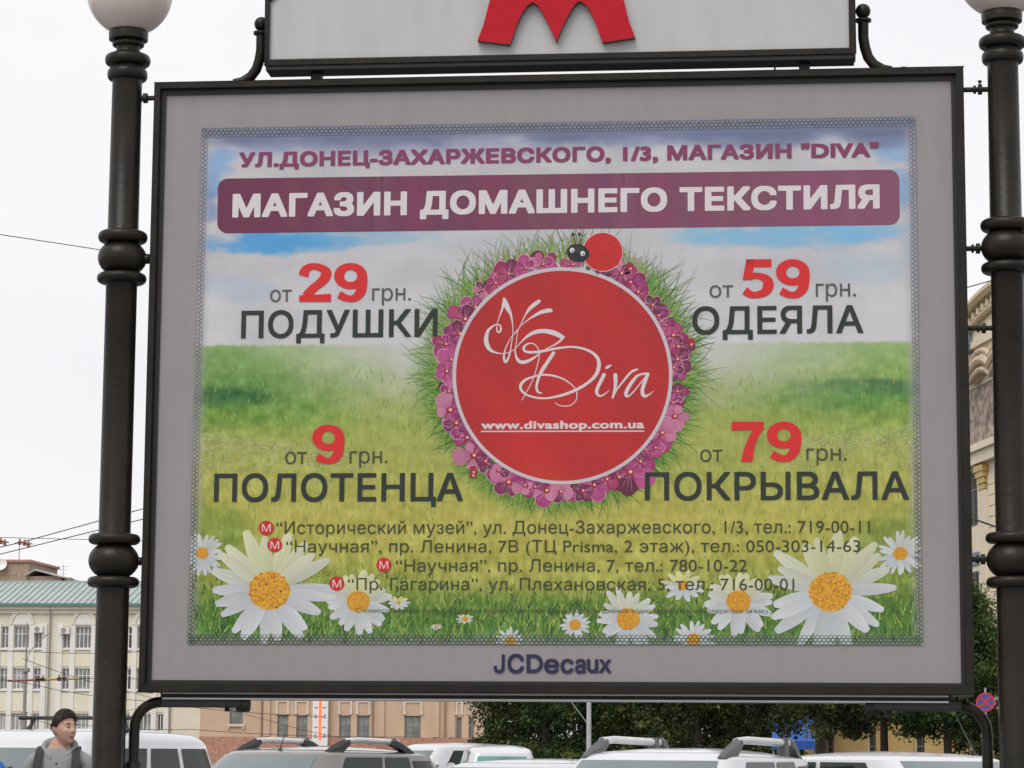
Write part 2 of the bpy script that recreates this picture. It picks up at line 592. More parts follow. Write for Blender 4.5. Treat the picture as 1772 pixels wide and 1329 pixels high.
def artwork(X, Y):
    """the printed meadow and sky, in sRGB 0..255; X, Y are print positions"""
    def C(*c):
        return np.array(c, float)
    n1 = fbm(X / 90, Y / 40, 3)
    n2 = fbm(X / 45, Y / 22, 11)
    img = np.zeros(X.shape + (3,)) + C(185, 184, 188) + (smooth(430, 590, Y) * 8)[..., None]
    img += ((n1 - 0.5) * 26)[..., None] * C(1, 1, 0.9)
    for cx, cy, rx, ry, st, col in (
            (480, 424, 130, 22, 1.0, (70, 148, 208)), (650, 414, 110, 16, .55, (120, 170, 205)), (375, 285, 38, 26, .9, (120, 160, 205)),
            (362, 325, 34, 22, .7, (100, 150, 200)), (356, 362, 26, 30, .75, (110, 130, 180)), (1360, 412, 150, 24, .85, (112, 172, 212)),
            (1480, 402, 80, 16, .7, (120, 175, 215)), (1225, 415, 70, 16, .6, (130, 178, 208)), (1555, 262, 45, 26, .8, (120, 160, 205)),
            (1562, 330, 30, 40, .8, (110, 155, 205)), (1585, 420, 20, 60, .5, (150, 180, 205)), (410, 505, 70, 26, .35, (150, 175, 205)),
            (1500, 470, 90, 30, .35, (150, 180, 205)), (900, 425, 160, 14, .2, (150, 180, 200)), (700, 250, 300, 26, .4, (130, 130, 175)), (1250, 235, 260, 26, .5, (130, 140, 180)), (450, 250, 100, 20, .4, (140, 155, 195))):
        d = ((X - cx) / rx) ** 2 + ((Y - cy) / ry) ** 2
        m_ = .86 * st * smooth(1.45, 0.15, d + (n2 - 0.5) * 2.2)
        img = img * (1 - m_[..., None]) + C(*col) * m_[..., None]
    top = smooth(268, 226, Y + (n1 - .5) * 44)
    img = img * (1 - top[..., None]) + C(108, 116, 146) * top[..., None]
    # meadow
    ys = [596, 612, 640, 680, 706, 735, 765, 830, 900, 960, 1005, 1040, 1075, 1120]
    cs = [(150, 172, 120), (140, 168, 108), (138, 165, 98), (112, 150, 80), (110, 146, 72), (132, 155, 76), (150, 160, 84), (164, 165, 86), (172, 167, 86), (168, 165, 82), (140, 148, 70), (104, 130, 58), (88, 122, 54), (86, 126, 64)]
    cols = np.stack([np.interp(Y, ys, [c[k] for c in cs]) for k in range(3)], -1)
    for cx, cy, rx, ry, st, col in ((385, 692, 130, 20, .95, (58, 100, 58)), (520, 668, 170, 20, .6, (92, 136, 68)), (470, 722, 180, 24, .5, (96, 140, 64)), (1530, 676, 150, 15, .85, (80, 108, 84)), (1430, 690, 170, 26, .7, (88, 136, 70)),
                                    (380, 640, 120, 40, .6, (104, 142, 84)), (340, 935, 120, 60, .6, (104, 134, 58)), (1590, 950, 130, 70, .65, (98, 128, 58)), (430, 1090, 160, 60, .5, (62, 104, 44)), (1500, 1090, 160, 60, .4, (66, 106, 46)), (970, 1000, 330, 34, .6, (170, 165, 84))):
        d = ((X - cx) / rx) ** 2 + ((Y - cy) / ry) ** 2
        m_ = st * smooth(1.5, 0.1, d + (n2 - 0.5) * .9)
        cols = cols * (1 - m_[..., None]) + C(*col) * m_[..., None]
    st = fbm(X / 5, Y / 16, 21, 3) - 0.5
    bl = fbm(X / 30, Y / 14, 31, 4) - 0.5
    amp = np.interp(Y, [600, 700, 900, 1000, 1110], [10, 34, 32, 55, 70])
    cl = fbm(X / 14, Y / 9, 47, 3) - .5
    cols += (cl * np.interp(Y, [600, 640, 760, 900, 1000], [14, 40, 46, 18, 20]))[..., None] * C(1, .9, .6)
    cols += (st * amp)[..., None] * C(1, 1, .7) + (bl * amp * 0.8)[..., None]
    # glow in the middle of the horizon
    yl = smooth(540, 260, np.abs(X - 975) + (n1 - .5) * 160) * smooth(620, 690, Y) * smooth(860, 760, Y) * .7
    cols = cols * (1 - yl[..., None]) + (C(160, 166, 92) + (bl * 20 + st * 14)[..., None]) * yl[..., None]
    gl = smooth(580, 240, np.abs(X - 975) + (n1 - .5) * 130) * smooth(745, 606, Y + (n2 - .5) * 50)
    cols = cols * (1 - gl[..., None]) + C(188, 188, 182) * gl[..., None]
    hz = 604 - (X - 340) * 0.005 + (vnoise(X / 7, Y * 0, 5) - .5) * 3
    gm = smooth(-2.5, 2.5, Y - hz)
    img = img * (1 - gm[..., None]) + cols * gm[..., None]
    # green bed around the round logo
    rr = np.hypot(X - 973, (Y - 652) * 1.01)
    gr = smooth(262, 196, rr + (n2 - .5) * 50) * smooth(470, 600, Y) * 0.85
    img = img * (1 - gr[..., None]) + (C(88, 132, 58) + (st * 50)[..., None]) * gr[..., None]
    return img


class Print:
    """flat printed shapes on the poster sheet; colours are per corner"""

    def __init__(s):
        s.v, s.f, s.c = [], [], []
        s.n = 0
        s.clip = True

    def poly(s, pts, col, lay=1):
        cs = [col] * len(pts) if not isinstance(col, list) else col
        for a, b in ((TL, TR), (TR, BR), (BR, BL), (BL, TL)):      # nothing prints past the edge of the picture
            nx, ny = -(b[1] - a[1]), b[0] - a[0]
            d = [(x - a[0]) * nx + (y - a[1]) * ny for x, y in pts]
            if min(d) >= 0 or not s.clip:
                continue
            np_, nc = [], []
            for k in range(len(pts)):
                j = (k + 1) % len(pts)
                if d[k] >= 0:
                    np_.append(pts[k])
                    nc.append(cs[k])
                if (d[k] >= 0) != (d[j] >= 0):
                    t = d[k] / (d[k] - d[j])
                    np_.append(tuple(p + (q - p) * t for p, q in zip(pts[k], pts[j])))
                    nc.append(tuple(p + (q - p) * t for p, q in zip(cs[k], cs[j])))
            pts, cs = np_, nc
            if len(pts) < 3:
                return
        s.n += 1
        Y = -0.0004 * lay - (s.n % 60) * 1.3e-6
        i = len(s.v)
        for x, y in pts:
            p = at(x, y, Y)
            s.v.append((p.x, p.y, p.z))
        s.f.append(tuple(range(i, i + len(pts))))
        s.c += [ink(c) for c in cs]

    def strip(s, pts, ws, col, lay=1):
        """ribbon through pts with widths ws (print px)"""
        L_, R_ = [], []
        n_ = len(pts)
        for k in range(n_):
            a, b = pts[max(0, k - 1)], pts[min(n_ - 1, k + 1)]
            dx, dy = b[0] - a[0], b[1] - a[1]
            q = math.hypot(dx, dy) or 1
            nx, ny = -dy / q, dx / q
            L_.append((pts[k][0] + nx * ws[k] / 2, pts[k][1] + ny * ws[k] / 2))
            R_.append((pts[k][0] - nx * ws[k] / 2, pts[k][1] - ny * ws[k] / 2))
        for k in range(n_ - 1):
            s.poly([L_[k], L_[k + 1], R_[k + 1], R_[k]], col, lay)

    def ell(s, cx, cy, rx, ry, col, lay=1, n=28, rot=0.0):
        c, q = math.cos(rot), math.sin(rot)
        s.poly([(cx + rx * math.cos(2 * PI * k / n) * c - ry * math.sin(2 * PI * k / n) * q, cy + rx * math.cos(2 * PI * k / n) * q + ry * math.sin(2 * PI * k / n) * c) for k in range(n)], col, lay)

    def ring(s, cx, cy, rx, ry, w_, col, lay=1, n=10):
        o_ = [(cx + rx * math.cos(2 * PI * k / n), cy + ry * math.sin(2 * PI * k / n)) for k in range(n)]
        i_ = [(cx + (rx - w_) * math.cos(2 * PI * k / n), cy + (ry - w_) * math.sin(2 * PI * k / n)) for k in range(n)]
        for k in range(n):
            s.poly([o_[k], o_[(k + 1) % n], i_[(k + 1) % n], i_[k]], col, lay)

    def text(s, body, x0, x1, yb, yt, ref, off, col, lay=6.2, space=1.0, step=0.28):
        """lettering: outlines of the built-in font filled row by row, thickened by off (in em) for the bold faces"""
        cu = bpy.data.curves.new('text', 'FONT')
        cu.body = body
        cu.space_character = space
        cu.resolution_u = 4
        o = bpy.data.objects.new('text', cu)
        COL.objects.link(o)
        bpy.context.view_layer.update()
        dg = bpy.context.evaluated_depsgraph_get()
        cv = o.evaluated_get(dg).to_curve(dg)
        conts = []
        for sp in cv.splines:
            pts = []
            bz = sp.bezier_points
            n_ = len(bz)
            for k in range(n_):
                a, b = bz[k], bz[(k + 1) % n_]
                for q in range(6):
                    t = q / 6
                    u_ = 1 - t
                    p = u_ ** 3 * a.co + 3 * u_ * u_ * t * a.handle_right + 3 * u_ * t * t * b.handle_left + t ** 3 * b.co
                    pts.append((p.x, p.y))
            if len(pts) > 2:
                conts.append(np.array(pts))
        COL.objects.unlink(o)
        bpy.data.objects.remove(o)
        allp = np.concatenate(conts)
        mn, mx = allp[:, 0].min() - off, allp[:, 0].max() + off
        lo, hi = allp[:, 1].min() - off, allp[:, 1].max() + off
        hh = (0.727 if ref == 'c' else 0.546)
        ex = (x1 - x0) / (mx - mn)              # print px per em, across and up
        ez = (yb - yt) / (hh + 2 * off)
        W_ = int((x1 - x0) / step) + 4
        H_ = int((hi - lo) * ez / step) + 4
        wind = np.zeros((H_, W_), np.int32)
        for c in conts:
            X_ = (c[:, 0] - mn) * ex / step + 2
            Y_ = (c[:, 1] - lo) * ez / step + 2
            for k in range(len(c)):
                xa, ya, xb, yb_ = X_[k], Y_[k], X_[(k + 1) % len(c)], Y_[(k + 1) % len(c)]
                if ya == yb_:
                    continue
                sg = 1
                if ya > yb_:
                    xa, ya, xb, yb_ = xb, yb_, xa, ya
                    sg = -1
                r0_, r1_ = int(math.ceil(ya - .5)), int(math.ceil(yb_ - .5))
                for r_ in range(max(0, r0_), min(H_, r1_)):
                    xc = xa + (xb - xa) * (r_ + .5 - ya) / (yb_ - ya)
                    wind[r_, min(W_ - 1, max(0, int(math.ceil(xc - .5))))] += sg
        mask = np.cumsum(wind, 1) != 0
        if off:
            rx, ry = off * ex / step, off * ez / step
            big = mask.copy()
            for dy in range(-int(ry + .5), int(ry + .5) + 1):
                ww = int(round(rx * max(0, 1 - abs(dy / (ry + .5)) ** 5) ** .2))
                sh = np.zeros_like(mask)
                if dy >= 0:
                    sh[dy:] = mask[:H_ - dy]
                else:
                    sh[:dy] = mask[-dy:]
                cs = np.cumsum(np.pad(sh.astype(np.int32), ((0, 0), (ww + 1, ww))), 1)
                big |= (cs[:, 2 * ww + 1:] - cs[:, :-(2 * ww + 1)]) > 0
            mask = big
        p0, p1, pt = at(x0, yb), at(x1, yb), at(x0, yt)
        kx = (p1.x - p0.x) / (x1 - x0)
        kz = (pt.z - p0.z) / (yb - yt)
        cc = ink(col)
        Y0 = -0.0004 * lay
        # merge equal runs of neighbouring rows into one quad
        live = {}
        def emit(run, ra, rb):
            i = len(s.v)
            xa = p0.x + (run[0] - 2) * step * kx
            xb = p0.x + (run[1] - 2) * step * kx
            za = p0.z + ((ra - 2) * step + (lo + off) * ez) * kz
            zb = p0.z + ((rb - 2) * step + (lo + off) * ez) * kz
            s.v += [(xa, Y0, za), (xb, Y0, za), (xb, Y0, zb), (xa, Y0, zb)]
            s.f.append((i, i + 1, i + 2, i + 3))
            s.c += [cc] * 4
        for r_ in range(H_ + 1):
            runs = set()
            if r_ < H_:
                d_ = np.diff(np.concatenate(([0], mask[r_].astype(np.int8), [0])))
                runs = set(zip(np.nonzero(d_ == 1)[0].tolist(), np.nonzero(d_ == -1)[0].tolist()))
            for q in list(live):
                if q not in runs:
                    emit(q, live.pop(q), r_)
            for q in runs:
                live.setdefault(q, r_)

    def build(s, name, m, parent):
        me = bpy.data.meshes.new(name)
        me.from_pydata(s.v, [], s.f)
        me.materials.append(m)
        ca = me.color_attributes.new('print', 'FLOAT_COLOR', 'CORNER')
        arr = np.ones((len(s.c), 4), np.float32)
        arr[:, :3] = np.array(s.c, np.float32)
        ca.data.foreach_set('color', arr.ravel())
        # every printed face looks out of the sheet
        bm = bmesh.new()
        bm.from_mesh(me)
        bm.normal_update()
        bad = [f for f in bm.faces if f.normal.y > 0]
        bmesh.ops.reverse_faces(bm, faces=bad)
        bm.to_mesh(me)
        bm.free()
        o = bpy.data.objects.new(name, me)
        COL.objects.link(o)
        o.parent = parent
        return o


def print_material():
    m = bpy.data.materials.new('printed_paper')
    m.use_nodes = True
    t = m.node_tree
    b = t.nodes['Principled BSDF']
    a = t.nodes.new('ShaderNodeVertexColor')
    a.layer_name = 'print'
    tcn = t.nodes.new('ShaderNodeTexCoord')
    n = t.nodes.new('ShaderNodeTexNoise')
    n.inputs['Scale'].default_value = 130
    n.inputs['Detail'].default_value = 3
    t.links.new(tcn.outputs['Object'], n.inputs['Vector'])
    mr = t.nodes.new('ShaderNodeMapRange')
    mr.inputs['From Min'].default_value = 0.25
    mr.inputs['From Max'].default_value = 0.75
    mr.inputs['To Min'].default_value = 0.95
    mr.inputs['To Max'].default_value = 1.05
    t.links.new(n.outputs['Fac'], mr.inputs['Value'])
    mx = t.nodes.new('ShaderNodeMix')
    mx.data_type = 'RGBA'
    mx.blend_type = 'MULTIPLY'
    mx.inputs['Factor'].default_value = 1
    t.links.new(a.outputs['Color'], mx.inputs['A'])
    t.links.new(mr.outputs['Result'], mx.inputs['B'])
    t.links.new(mx.outputs['Result'], b.inputs['Base Color'])
    b.inputs['Roughness'].default_value = 0.55
    b.inputs['Specular IOR Level'].default_value = 0.25
    b.inputs['Coat Weight'].default_value = 0.7
    b.inputs['Coat Roughness'].default_value = 0.12
    # the sheet hangs in soft vertical waves
    mp_ = t.nodes.new('ShaderNodeMapping')
    mp_.inputs['Scale'].default_value = (5, 1, 0.8)
    t.links.new(tcn.outputs['Object'], mp_.inputs['Vector'])
    n2 = t.nodes.new('ShaderNodeTexNoise')
    n2.inputs['Scale'].default_value = 2.2
    n2.inputs['Detail'].default_value = 2
    t.links.new(mp_.outputs['Vector'], n2.inputs['Vector'])
    bu = t.nodes.new('ShaderNodeBump')
    bu.inputs['Strength'].default_value = 0.35
    bu.inputs['Distance'].default_value = 0.03
    t.links.new(n2.outputs['Fac'], bu.inputs['Height'])
    t.links.new(bu.outputs['Normal'], b.inputs['Normal'])
    t.links.new(bu.outputs['Normal'], b.inputs['Coat Normal'])
    return m


M_PRINT = print_material()
P = Print()
# the background picture as a fine colour grid
NX, NY = 420, 300
uu, vv = np.meshgrid(np.linspace(0, 1, NX + 1), np.linspace(0, 1, NY + 1))
GX = (TL[0] * (1 - uu) + TR[0] * uu) * (1 - vv) + (BL[0] * (1 - uu) + BR[0] * uu) * vv
GY = (TL[1] * (1 - uu) + TR[1] * uu) * (1 - vv) + (BL[1] * (1 - uu) + BR[1] * uu) * vv
img = artwork(GX, GY)
edge = np.minimum(np.minimum(uu * 1253, (1 - uu) * 1253), np.minimum(vv * 903, (1 - vv) * 903))
ef = (smooth(26, 4, edge) * 0.75)[..., None]
img = img * (1 - ef) + np.array([158, 156, 162.]) * ef
img = np.clip(img, 8, 250)
s_ = img * .93 / 255
lin_ = np.where(s_ <= 0.04045, s_ / 12.92, ((s_ + 0.055) / 1.055) ** 2.4)
alb = np.clip((lin_ - VEIL) / KP, 0.002, 0.92)
cP = [at(*q, 0.0) for q in (TL, TR, BL, BR)]
for j in range(NY + 1):
    v_ = j / NY
    for i in range(NX + 1):
        u_ = i / NX
        x = (cP[0].x * (1 - u_) + cP[1].x * u_) * (1 - v_) + (cP[2].x * (1 - u_) + cP[3].x * u_) * v_
        z = (cP[0].z * (1 - u_) + cP[1].z * u_) * (1 - v_) + (cP[2].z * (1 - u_) + cP[3].z * u_) * v_
        P.v.append((x, 0.0, z))
AL = alb.tolist()
for j in range(NY):
    for i in range(NX):
        a = j * (NX + 1) + i
        P.f.append((a, a + NX + 1, a + NX + 2, a + 1))
        P.c += [AL[j][i], AL[j + 1][i], AL[j + 1][i + 1], AL[j][i + 1]]


def jit(c, a):
    d = rnd.uniform(-a, a)
    return tuple(max(5, min(250, v + d + rnd.uniform(-a, a) * 0.3)) for v in c)


def blade(x, y, ang, ln, wd, col, lay, bend=0.0):
    pts, ws = [], []
    for k in range(4):
        t = k / 3
        a = ang + bend * t
        pts.append((x + math.cos(a) * ln * t, y - math.sin(a) * ln * t))
        ws.append(wd * (1 - t) + 0.25)
    P.strip(pts, ws, col, lay)


# grass along the bottom
for k in range(3000):
    x = rnd.uniform(336, 1588)
    side = abs(x - 965) / 620
    y = rnd.uniform(1000 + (1 - side) * 22 - 40 * side, 1113)
    t = (y - 960) / 150
    col = rnd.choice([(58, 98, 40), (74, 120, 46), (104, 142, 58), (132, 160, 74), (160, 170, 92), (48, 80, 36)])
    if y < 1045 and rnd.random() < 0.5:
        col = rnd.choice([(150, 158, 78), (120, 140, 64), (166, 168, 92)])
    blade(x, y, PI / 2 + rnd.uniform(-.5, .5), rnd.uniform(8, 26) * (0.6 + t * 0.6), rnd.uniform(1, 2.4), jit(col, 10), 1, rnd.uniform(-.6, .6))
# meadow blades and white blossom specks
for k in range(1500):
    x = rnd.choice([rnd.uniform(345, 760), rnd.uniform(1200, 1590)])
    y = rnd.uniform(640, 990)
    col = rnd.choice([(120, 150, 66), (96, 136, 60), (176, 176, 96), (156, 166, 84)])
    blade(x, y, PI / 2 + rnd.uniform(-.4, .4), rnd.uniform(5, 14), rnd.uniform(.7, 1.4), jit(col, 8), 1)
for k in range(2600):
    if rnd.random() < 0.55:
        x = 348 + 300 * rnd.random() ** 1.4
        y = 748 + (x - 348) * .12 + abs(rnd.gauss(0, 34))
    else:
        x = 1590 - 230 * rnd.random() ** 1.3
        y = 732 + (1590 - x) * .12 + abs(rnd.gauss(0, 34))
    P.ell(x, y, rnd.uniform(.8, 2.4), rnd.uniform(.4, .9), jit(rnd.choice([(184, 188, 150), (172, 178, 128), (166, 172, 112)]), 12), 1, 6)

LC = (973.4, 650.3)
RX, RY = 190.5, 188.0
# grass fringe round the logo
for k in range(2600):
    a = rnd.uniform(0, 2 * PI)
    up_ = math.sin(a)
    r_ = rnd.uniform(190, 214)
    x, y = LC[0] + r_ * math.cos(a), LC[1] - r_ * math.sin(a)
    dirn = math.atan2(math.sin(a) + (0.55 if up_ > 0.1 else 0.0), math.cos(a)) + rnd.gauss(0, .33)
    ln = abs(rnd.gauss(26, 17)) + 6
    if up_ > 0.75:
        col = rnd.choice([(140, 150, 96), (118, 136, 76), (158, 160, 118), (96, 122, 60)])
    elif up_ > -0.05:
        col = rnd.choice([(92, 132, 62), (120, 150, 74), (70, 110, 52), (146, 164, 100)])
        ln *= 1.25
    else:
        ln *= .85
        col = rnd.choice([(70, 118, 48), (86, 134, 56), (110, 148, 64), (56, 98, 46), (140, 160, 76)])
    blade(x, y, dirn, ln, rnd.uniform(1.2, 2.6), jit(col, 10), 2, rnd.uniform(-.5, .5))


# orchids
def petal(cx, cy, ang, ln, wd, c_in, c_out, lay):
    pts, cols_ = [(cx, cy)], [c_in]
    n_ = 9
    for k in range(n_ + 1):
        t = -1 + 2 * k / n_
        rr_ = ln * (1 - 0.30 * abs(t) ** 2.2) * (1 + rnd.uniform(-.05, .05))
        a = ang + t * wd
        pts.append((cx + math.cos(a) * rr_, cy - math.sin(a) * rr_))
        cols_.append(c_out)
    P.poly(pts, cols_, lay)
    if rnd.random() < 0.4:
        P.strip(pts[1:], [0.9] * len(pts[1:]), jit((208, 150, 176), 16), lay + 0.4)
    for t in (-.35, 0.05, .4):
        P.strip([(cx, cy), (cx + math.cos(ang + t * wd) * ln * .8, cy - math.sin(ang + t * wd) * ln * .8)], [1.0, .3], jit((196, 120, 160), 14), lay + 0.3)


PAL = [((120, 40, 80), (146, 62, 106)), ((96, 32, 66), (116, 46, 84)), ((140, 48, 90), (166, 78, 122)), ((88, 30, 62), (104, 42, 76)), ((156, 76, 112), (184, 118, 144)), ((130, 40, 74), (150, 58, 94)), ((104, 36, 72), (128, 52, 92))]
for k in range(46):          # dark petals filling the ring behind the blossoms
    a = 2 * PI * k / 46 + rnd.uniform(-.05, .05)
    if 0.22 < a / PI < 0.40 and rnd.random() < .6:
        continue
    ci, co = rnd.choice([PAL[1], PAL[3], PAL[6], PAL[0]])
    petal(LC[0] + 192 * math.cos(a), LC[1] - 192 * math.sin(a), a + rnd.uniform(-.5, .5), rnd.uniform(17, 30), rnd.uniform(.5, .8), jit(ci, 8), jit(co, 10), 2.6)
for adeg, rad, size in [(a, r - 5, q * 1.02) for a, r, q in ((118, 203, 27), (100, 203, 20), (133, 206, 18), (150, 200, 22), (165, 213, 24), (178, 208, 27), (188, 203, 16), (197, 210, 25), (213, 207, 24), (222, 211, 25), (236, 208, 20), (243, 212, 28), (256, 203, 20), (269, 208, 25), (280, 205, 22), (293, 203, 20), (305, 209, 26), (318, 202, 16), (330, 209, 26), (340, 213, 22), (352, 207, 22), (4, 202, 20), (14, 214, 26), (26, 203, 18), (38, 201, 22), (48, 203, 23), (60, 206, 26), (68, 204, 14), (85, 200, 16), (109, 200, 20), (126, 200, 20), (142, 198, 20), (158, 202, 22), (172, 204, 22), (204, 204, 22), (228, 203, 22), (262, 203, 22), (286, 204, 20), (299, 204, 22), (322, 206, 22), (346, 204, 20), (8, 205, 22), (20, 207, 20), (32, 202, 20), (54, 204, 20), (251, 205, 20), (312, 203, 18))]:
    a = math.radians(adeg)
    rad += rnd.uniform(-6, 3)
    size *= rnd.uniform(.85, 1.4)
    cx, cy = LC[0] + rad * math.cos(a), LC[1] - rad * math.sin(a)
    ci, co = rnd.choice(PAL)
    o_ = rnd.uniform(0, 2 * PI)
    for k in range(5):
        c2i, c2o = (ci, co) if rnd.random() < .55 else rnd.choice(PAL)
        petal(cx, cy, o_ + 2 * PI * k / 5 + rnd.uniform(-.2, .2), size * rnd.uniform(.65, 1.2), rnd.uniform(.45, .85), jit(c2i, 8), jit(c2o, 12), 3 + k * 0.25)
    P.ell(cx, cy, size * .2, size * .16, jit((150, 40, 60), 10), 5, 10)
    P.ell(cx + 1, cy - 1, size * .09, size * .08, (226, 170, 160), 5.3, 8)
for x, y in ((819, 814), (1196, 593), (818, 820), (1090, 462)):
    P.ell(x, y, 7, 8, (150, 46, 66), 4, 14)
    P.ell(x + 1, y + 3, 2.5, 2.5, (206, 150, 150), 4.4, 8)

# the round red logo with its white rim
n_ = 96
P.ell(LC[0], LC[1], RX, RY, (190, 182, 188), 6, 96)
NR = 14
for i in range(NR):
    for k in range(n_):
        q = []
        cc = []
        for rr_, kk in ((i, k), (i + 1, k), (i + 1, k + 1), (i, k + 1)):
            f_ = rr_ / NR
            x = LC[0] + (RX - 6.2) * f_ * math.cos(2 * PI * kk / n_)
            y = LC[1] + (RY - 6.2) * f_ * math.sin(2 * PI * kk / n_)
            q.append((x, y))
            v_ = (y - LC[1]) / RY
            wv = math.sin(x * 0.017 + y * 0.006) * 5 + 5 * math.sin(x * 0.041 - y * 0.03)
            cc.append((176 + 4 * v_ + wv * .8, 28 + max(0, v_ - .35) * 46 + wv * .9, 32 + wv * .8 - max(0, v_ - .3) * 12))
        if i == 0:
            P.poly(q[:3], cc[:3], 7)
        else:
            P.poly(q, cc, 7)


def spline(pts, sub=7):
    o_ = []
    n2_ = len(pts)
    for k in range(n2_ - 1):
        p0, p1, p2, p3 = pts[max(0, k - 1)], pts[k], pts[k + 1], pts[min(n2_ - 1, k + 2)]
        for q in range(sub):
            t = q / sub
            o_.append(tuple(0.5 * (2 * b + (c - a) * t + (2 * a - 5 * b + 4 * c - d) * t * t + (3 * b - a - 3 * c + d) * t ** 3) for a, b, c, d in zip(p0, p1, p2, p3)))
    o_.append(pts[-1])
    return o_


def stroke(pts, k, ox, oy, col=(204, 196, 198), lay=8.5):
    sp = spline(pts)
    P.strip([(x / k + ox, y / k + oy) for x, y, w_ in sp], [max(0.9, w_ / k) for x, y, w_ in sp], col, lay)
    for x, y, w_ in (sp[0], sp[-1]):
        if w_ / k > 2:
            P.ell(x / k + ox, y / k + oy, w_ / k / 2, w_ / k / 2, col, lay, 12)


A_ = (6.04, 820, 500)
B_ = (8.86, 940, 560)
stroke([(245, 400, 8), (240, 435, 14), (262, 452, 20), (283, 425, 20), (270, 378, 14), (215, 380, 16), (150, 435, 30), (128, 530, 46), (150, 610, 44), (200, 655, 24), (280, 675, 10), (350, 668, 8), (420, 635, 8), (490, 560, 12), (560, 495, 28), (640, 452, 40), (740, 440, 44), (850, 465, 52), (925, 505, 42)], *A_)
stroke([(945, 500, 14), (900, 545, 22), (840, 585, 14), (760, 625, 10), (690, 672, 10), (620, 725, 24), (540, 762, 36), (480, 760, 36), (445, 715, 24), (432, 640, 12), (445, 540, 8), (460, 440, 8), (490, 370, 8), (540, 270, 16), (590, 200, 36), (650, 150, 42), (682, 128, 34)], *A_)
stroke([(400, 490, 6), (450, 430, 6), (520, 360, 8), (600, 300, 18), (700, 245, 36), (780, 225, 44), (806, 226, 36)], *A_)
stroke([(238, 430, 8), (243, 370, 8), (270, 280, 12), (298, 205, 22), (312, 130, 26), (314, 95, 14)], *A_)
stroke([(314, 92, 14), (330, 140, 46), (350, 195, 50), (383, 260, 28), (402, 350, 14), (408, 460, 8), (395, 560, 10), (375, 680, 16), (345, 752, 24), (325, 762, 24), (314, 715, 22), (322, 650, 14), (350, 580, 10), (395, 500, 8), (460, 435, 8)], *A_)
stroke([(500, 1165, 8), (560, 1060, 9), (620, 940, 9), (660, 810, 9), (683, 700, 10), (670, 620, 10), (620, 572, 12), (560, 575, 16), (522, 612, 26), (535, 650, 24), (600, 662, 26), (720, 650, 26), (860, 622, 24), (1000, 606, 20), (1067, 609, 22), (1161, 630, 24), (1243, 670, 28), (1297, 731, 34), (1307, 800, 40), (1284, 882, 38), (1229, 950, 32), (1147, 1011, 30), (1052, 1062, 30), (929, 1108, 27), (793, 1138, 21), (700, 1142, 20), (620, 1130, 20), (540, 1100, 20), (492, 1050, 26), (492, 1000, 30), (540, 950, 26), (630, 915, 18), (720, 897, 20), (830, 907, 20), (930, 940, 16), (1010, 990, 12), (1060, 1045, 10), (1078, 1110, 10), (1060, 1175, 10), (1000, 1220, 10), (920, 1223, 10), (872, 1206, 8), (848, 1185, 6)], *A_)
stroke([(832, 670, 36), (780, 750, 36), (720, 840, 38), (680, 920, 30), (660, 990, 26), (655, 1040, 26), (675, 1080, 20), (718, 1090, 8)], *A_)
stroke([(932, 785, 56), (890, 870, 55), (840, 970, 50), (818, 1050, 50), (850, 1100, 36), (900, 1105, 24), (960, 1065, 16), (1010, 1025, 8)], *B_)
stroke([(968, 678, 36), (1000, 658, 42), (1040, 642, 22)], *B_)
stroke([(1105, 790, 62), (1110, 880, 60), (1100, 1000, 46), (1068, 1125, 36)], *B_)
stroke([(1062, 1135, 30), (1130, 1010, 24), (1230, 880, 30), (1330, 760, 34), (1400, 715, 36), (1450, 702, 20)], *B_)
stroke([(1600, 772, 50), (1520, 772, 30), (1440, 805, 40), (1370, 885, 50), (1295, 1000, 56), (1268, 1085, 54), (1300, 1115, 30), (1370, 1060, 20), (1470, 940, 18), (1600, 775, 20)], *B_)
stroke([(1606, 775, 48), (1560, 890, 56), (1522, 1010, 54), (1527, 1085, 54), (1560, 1112, 44), (1620, 1090, 24), (1690, 1035, 8)], *B_)

# ladybird sitting on the rim
P.ell(1043, 436, 35.5, 34.5, (206, 190, 190), 7.2, 32)
P.ell(1043, 436, 34.3, 33.2, (190, 42, 50), 7.6, 32)
P.poly([(1010, 440), (1075, 440), (1070, 458), (1048, 468), (1022, 462)], (186, 42, 50), 7.7)
for x, y, r_ in ((1030, 424, 3), (1055, 422, 3.2), (1043, 443, 4.5), (1062, 446, 2.5), (1024, 443, 2.6), (1052, 458, 2.5)):
    P.ell(x, y, r_, r_, (170, 38, 48), 7.9, 12)
P.ell(1000.3, 437.7, 20, 15.2, (46, 46, 48), 8.2, 28, 0.22)
P.ell(999, 431, 12, 5, (64, 64, 66), 8.4, 20, 0.22)
for x, y in ((990, 433), (1008.3, 438.5)):
    P.ell(x, y, 4.2, 4.4, (210, 206, 208), 8.7, 14)
    P.ell(x + .9, y + 1.3, 1.6, 1.7, (60, 58, 60), 8.9, 10)
for a, b in (((996, 423), (991.4, 405)), ((1003.6, 423), (1002.5, 405))):
    P.strip([a, ((a[0] + b[0]) / 2 + 1, (a[1] + b[1]) / 2), b], [1.6, 1.2, 1.2], (60, 56, 58), 8.2)
    P.ell(b[0], b[1], 2.9, 2.6, (70, 60, 62), 8.4, 12)
for x, y in ((1016, 463), (1019, 465), (1033, 471), (1036, 472), (1046, 473), (1050, 474), (1054, 474)):
    P.strip([(x, y - 3), (x - 1.5, y + 3)], [2.2, 1.4], (60, 50, 54), 8.6)

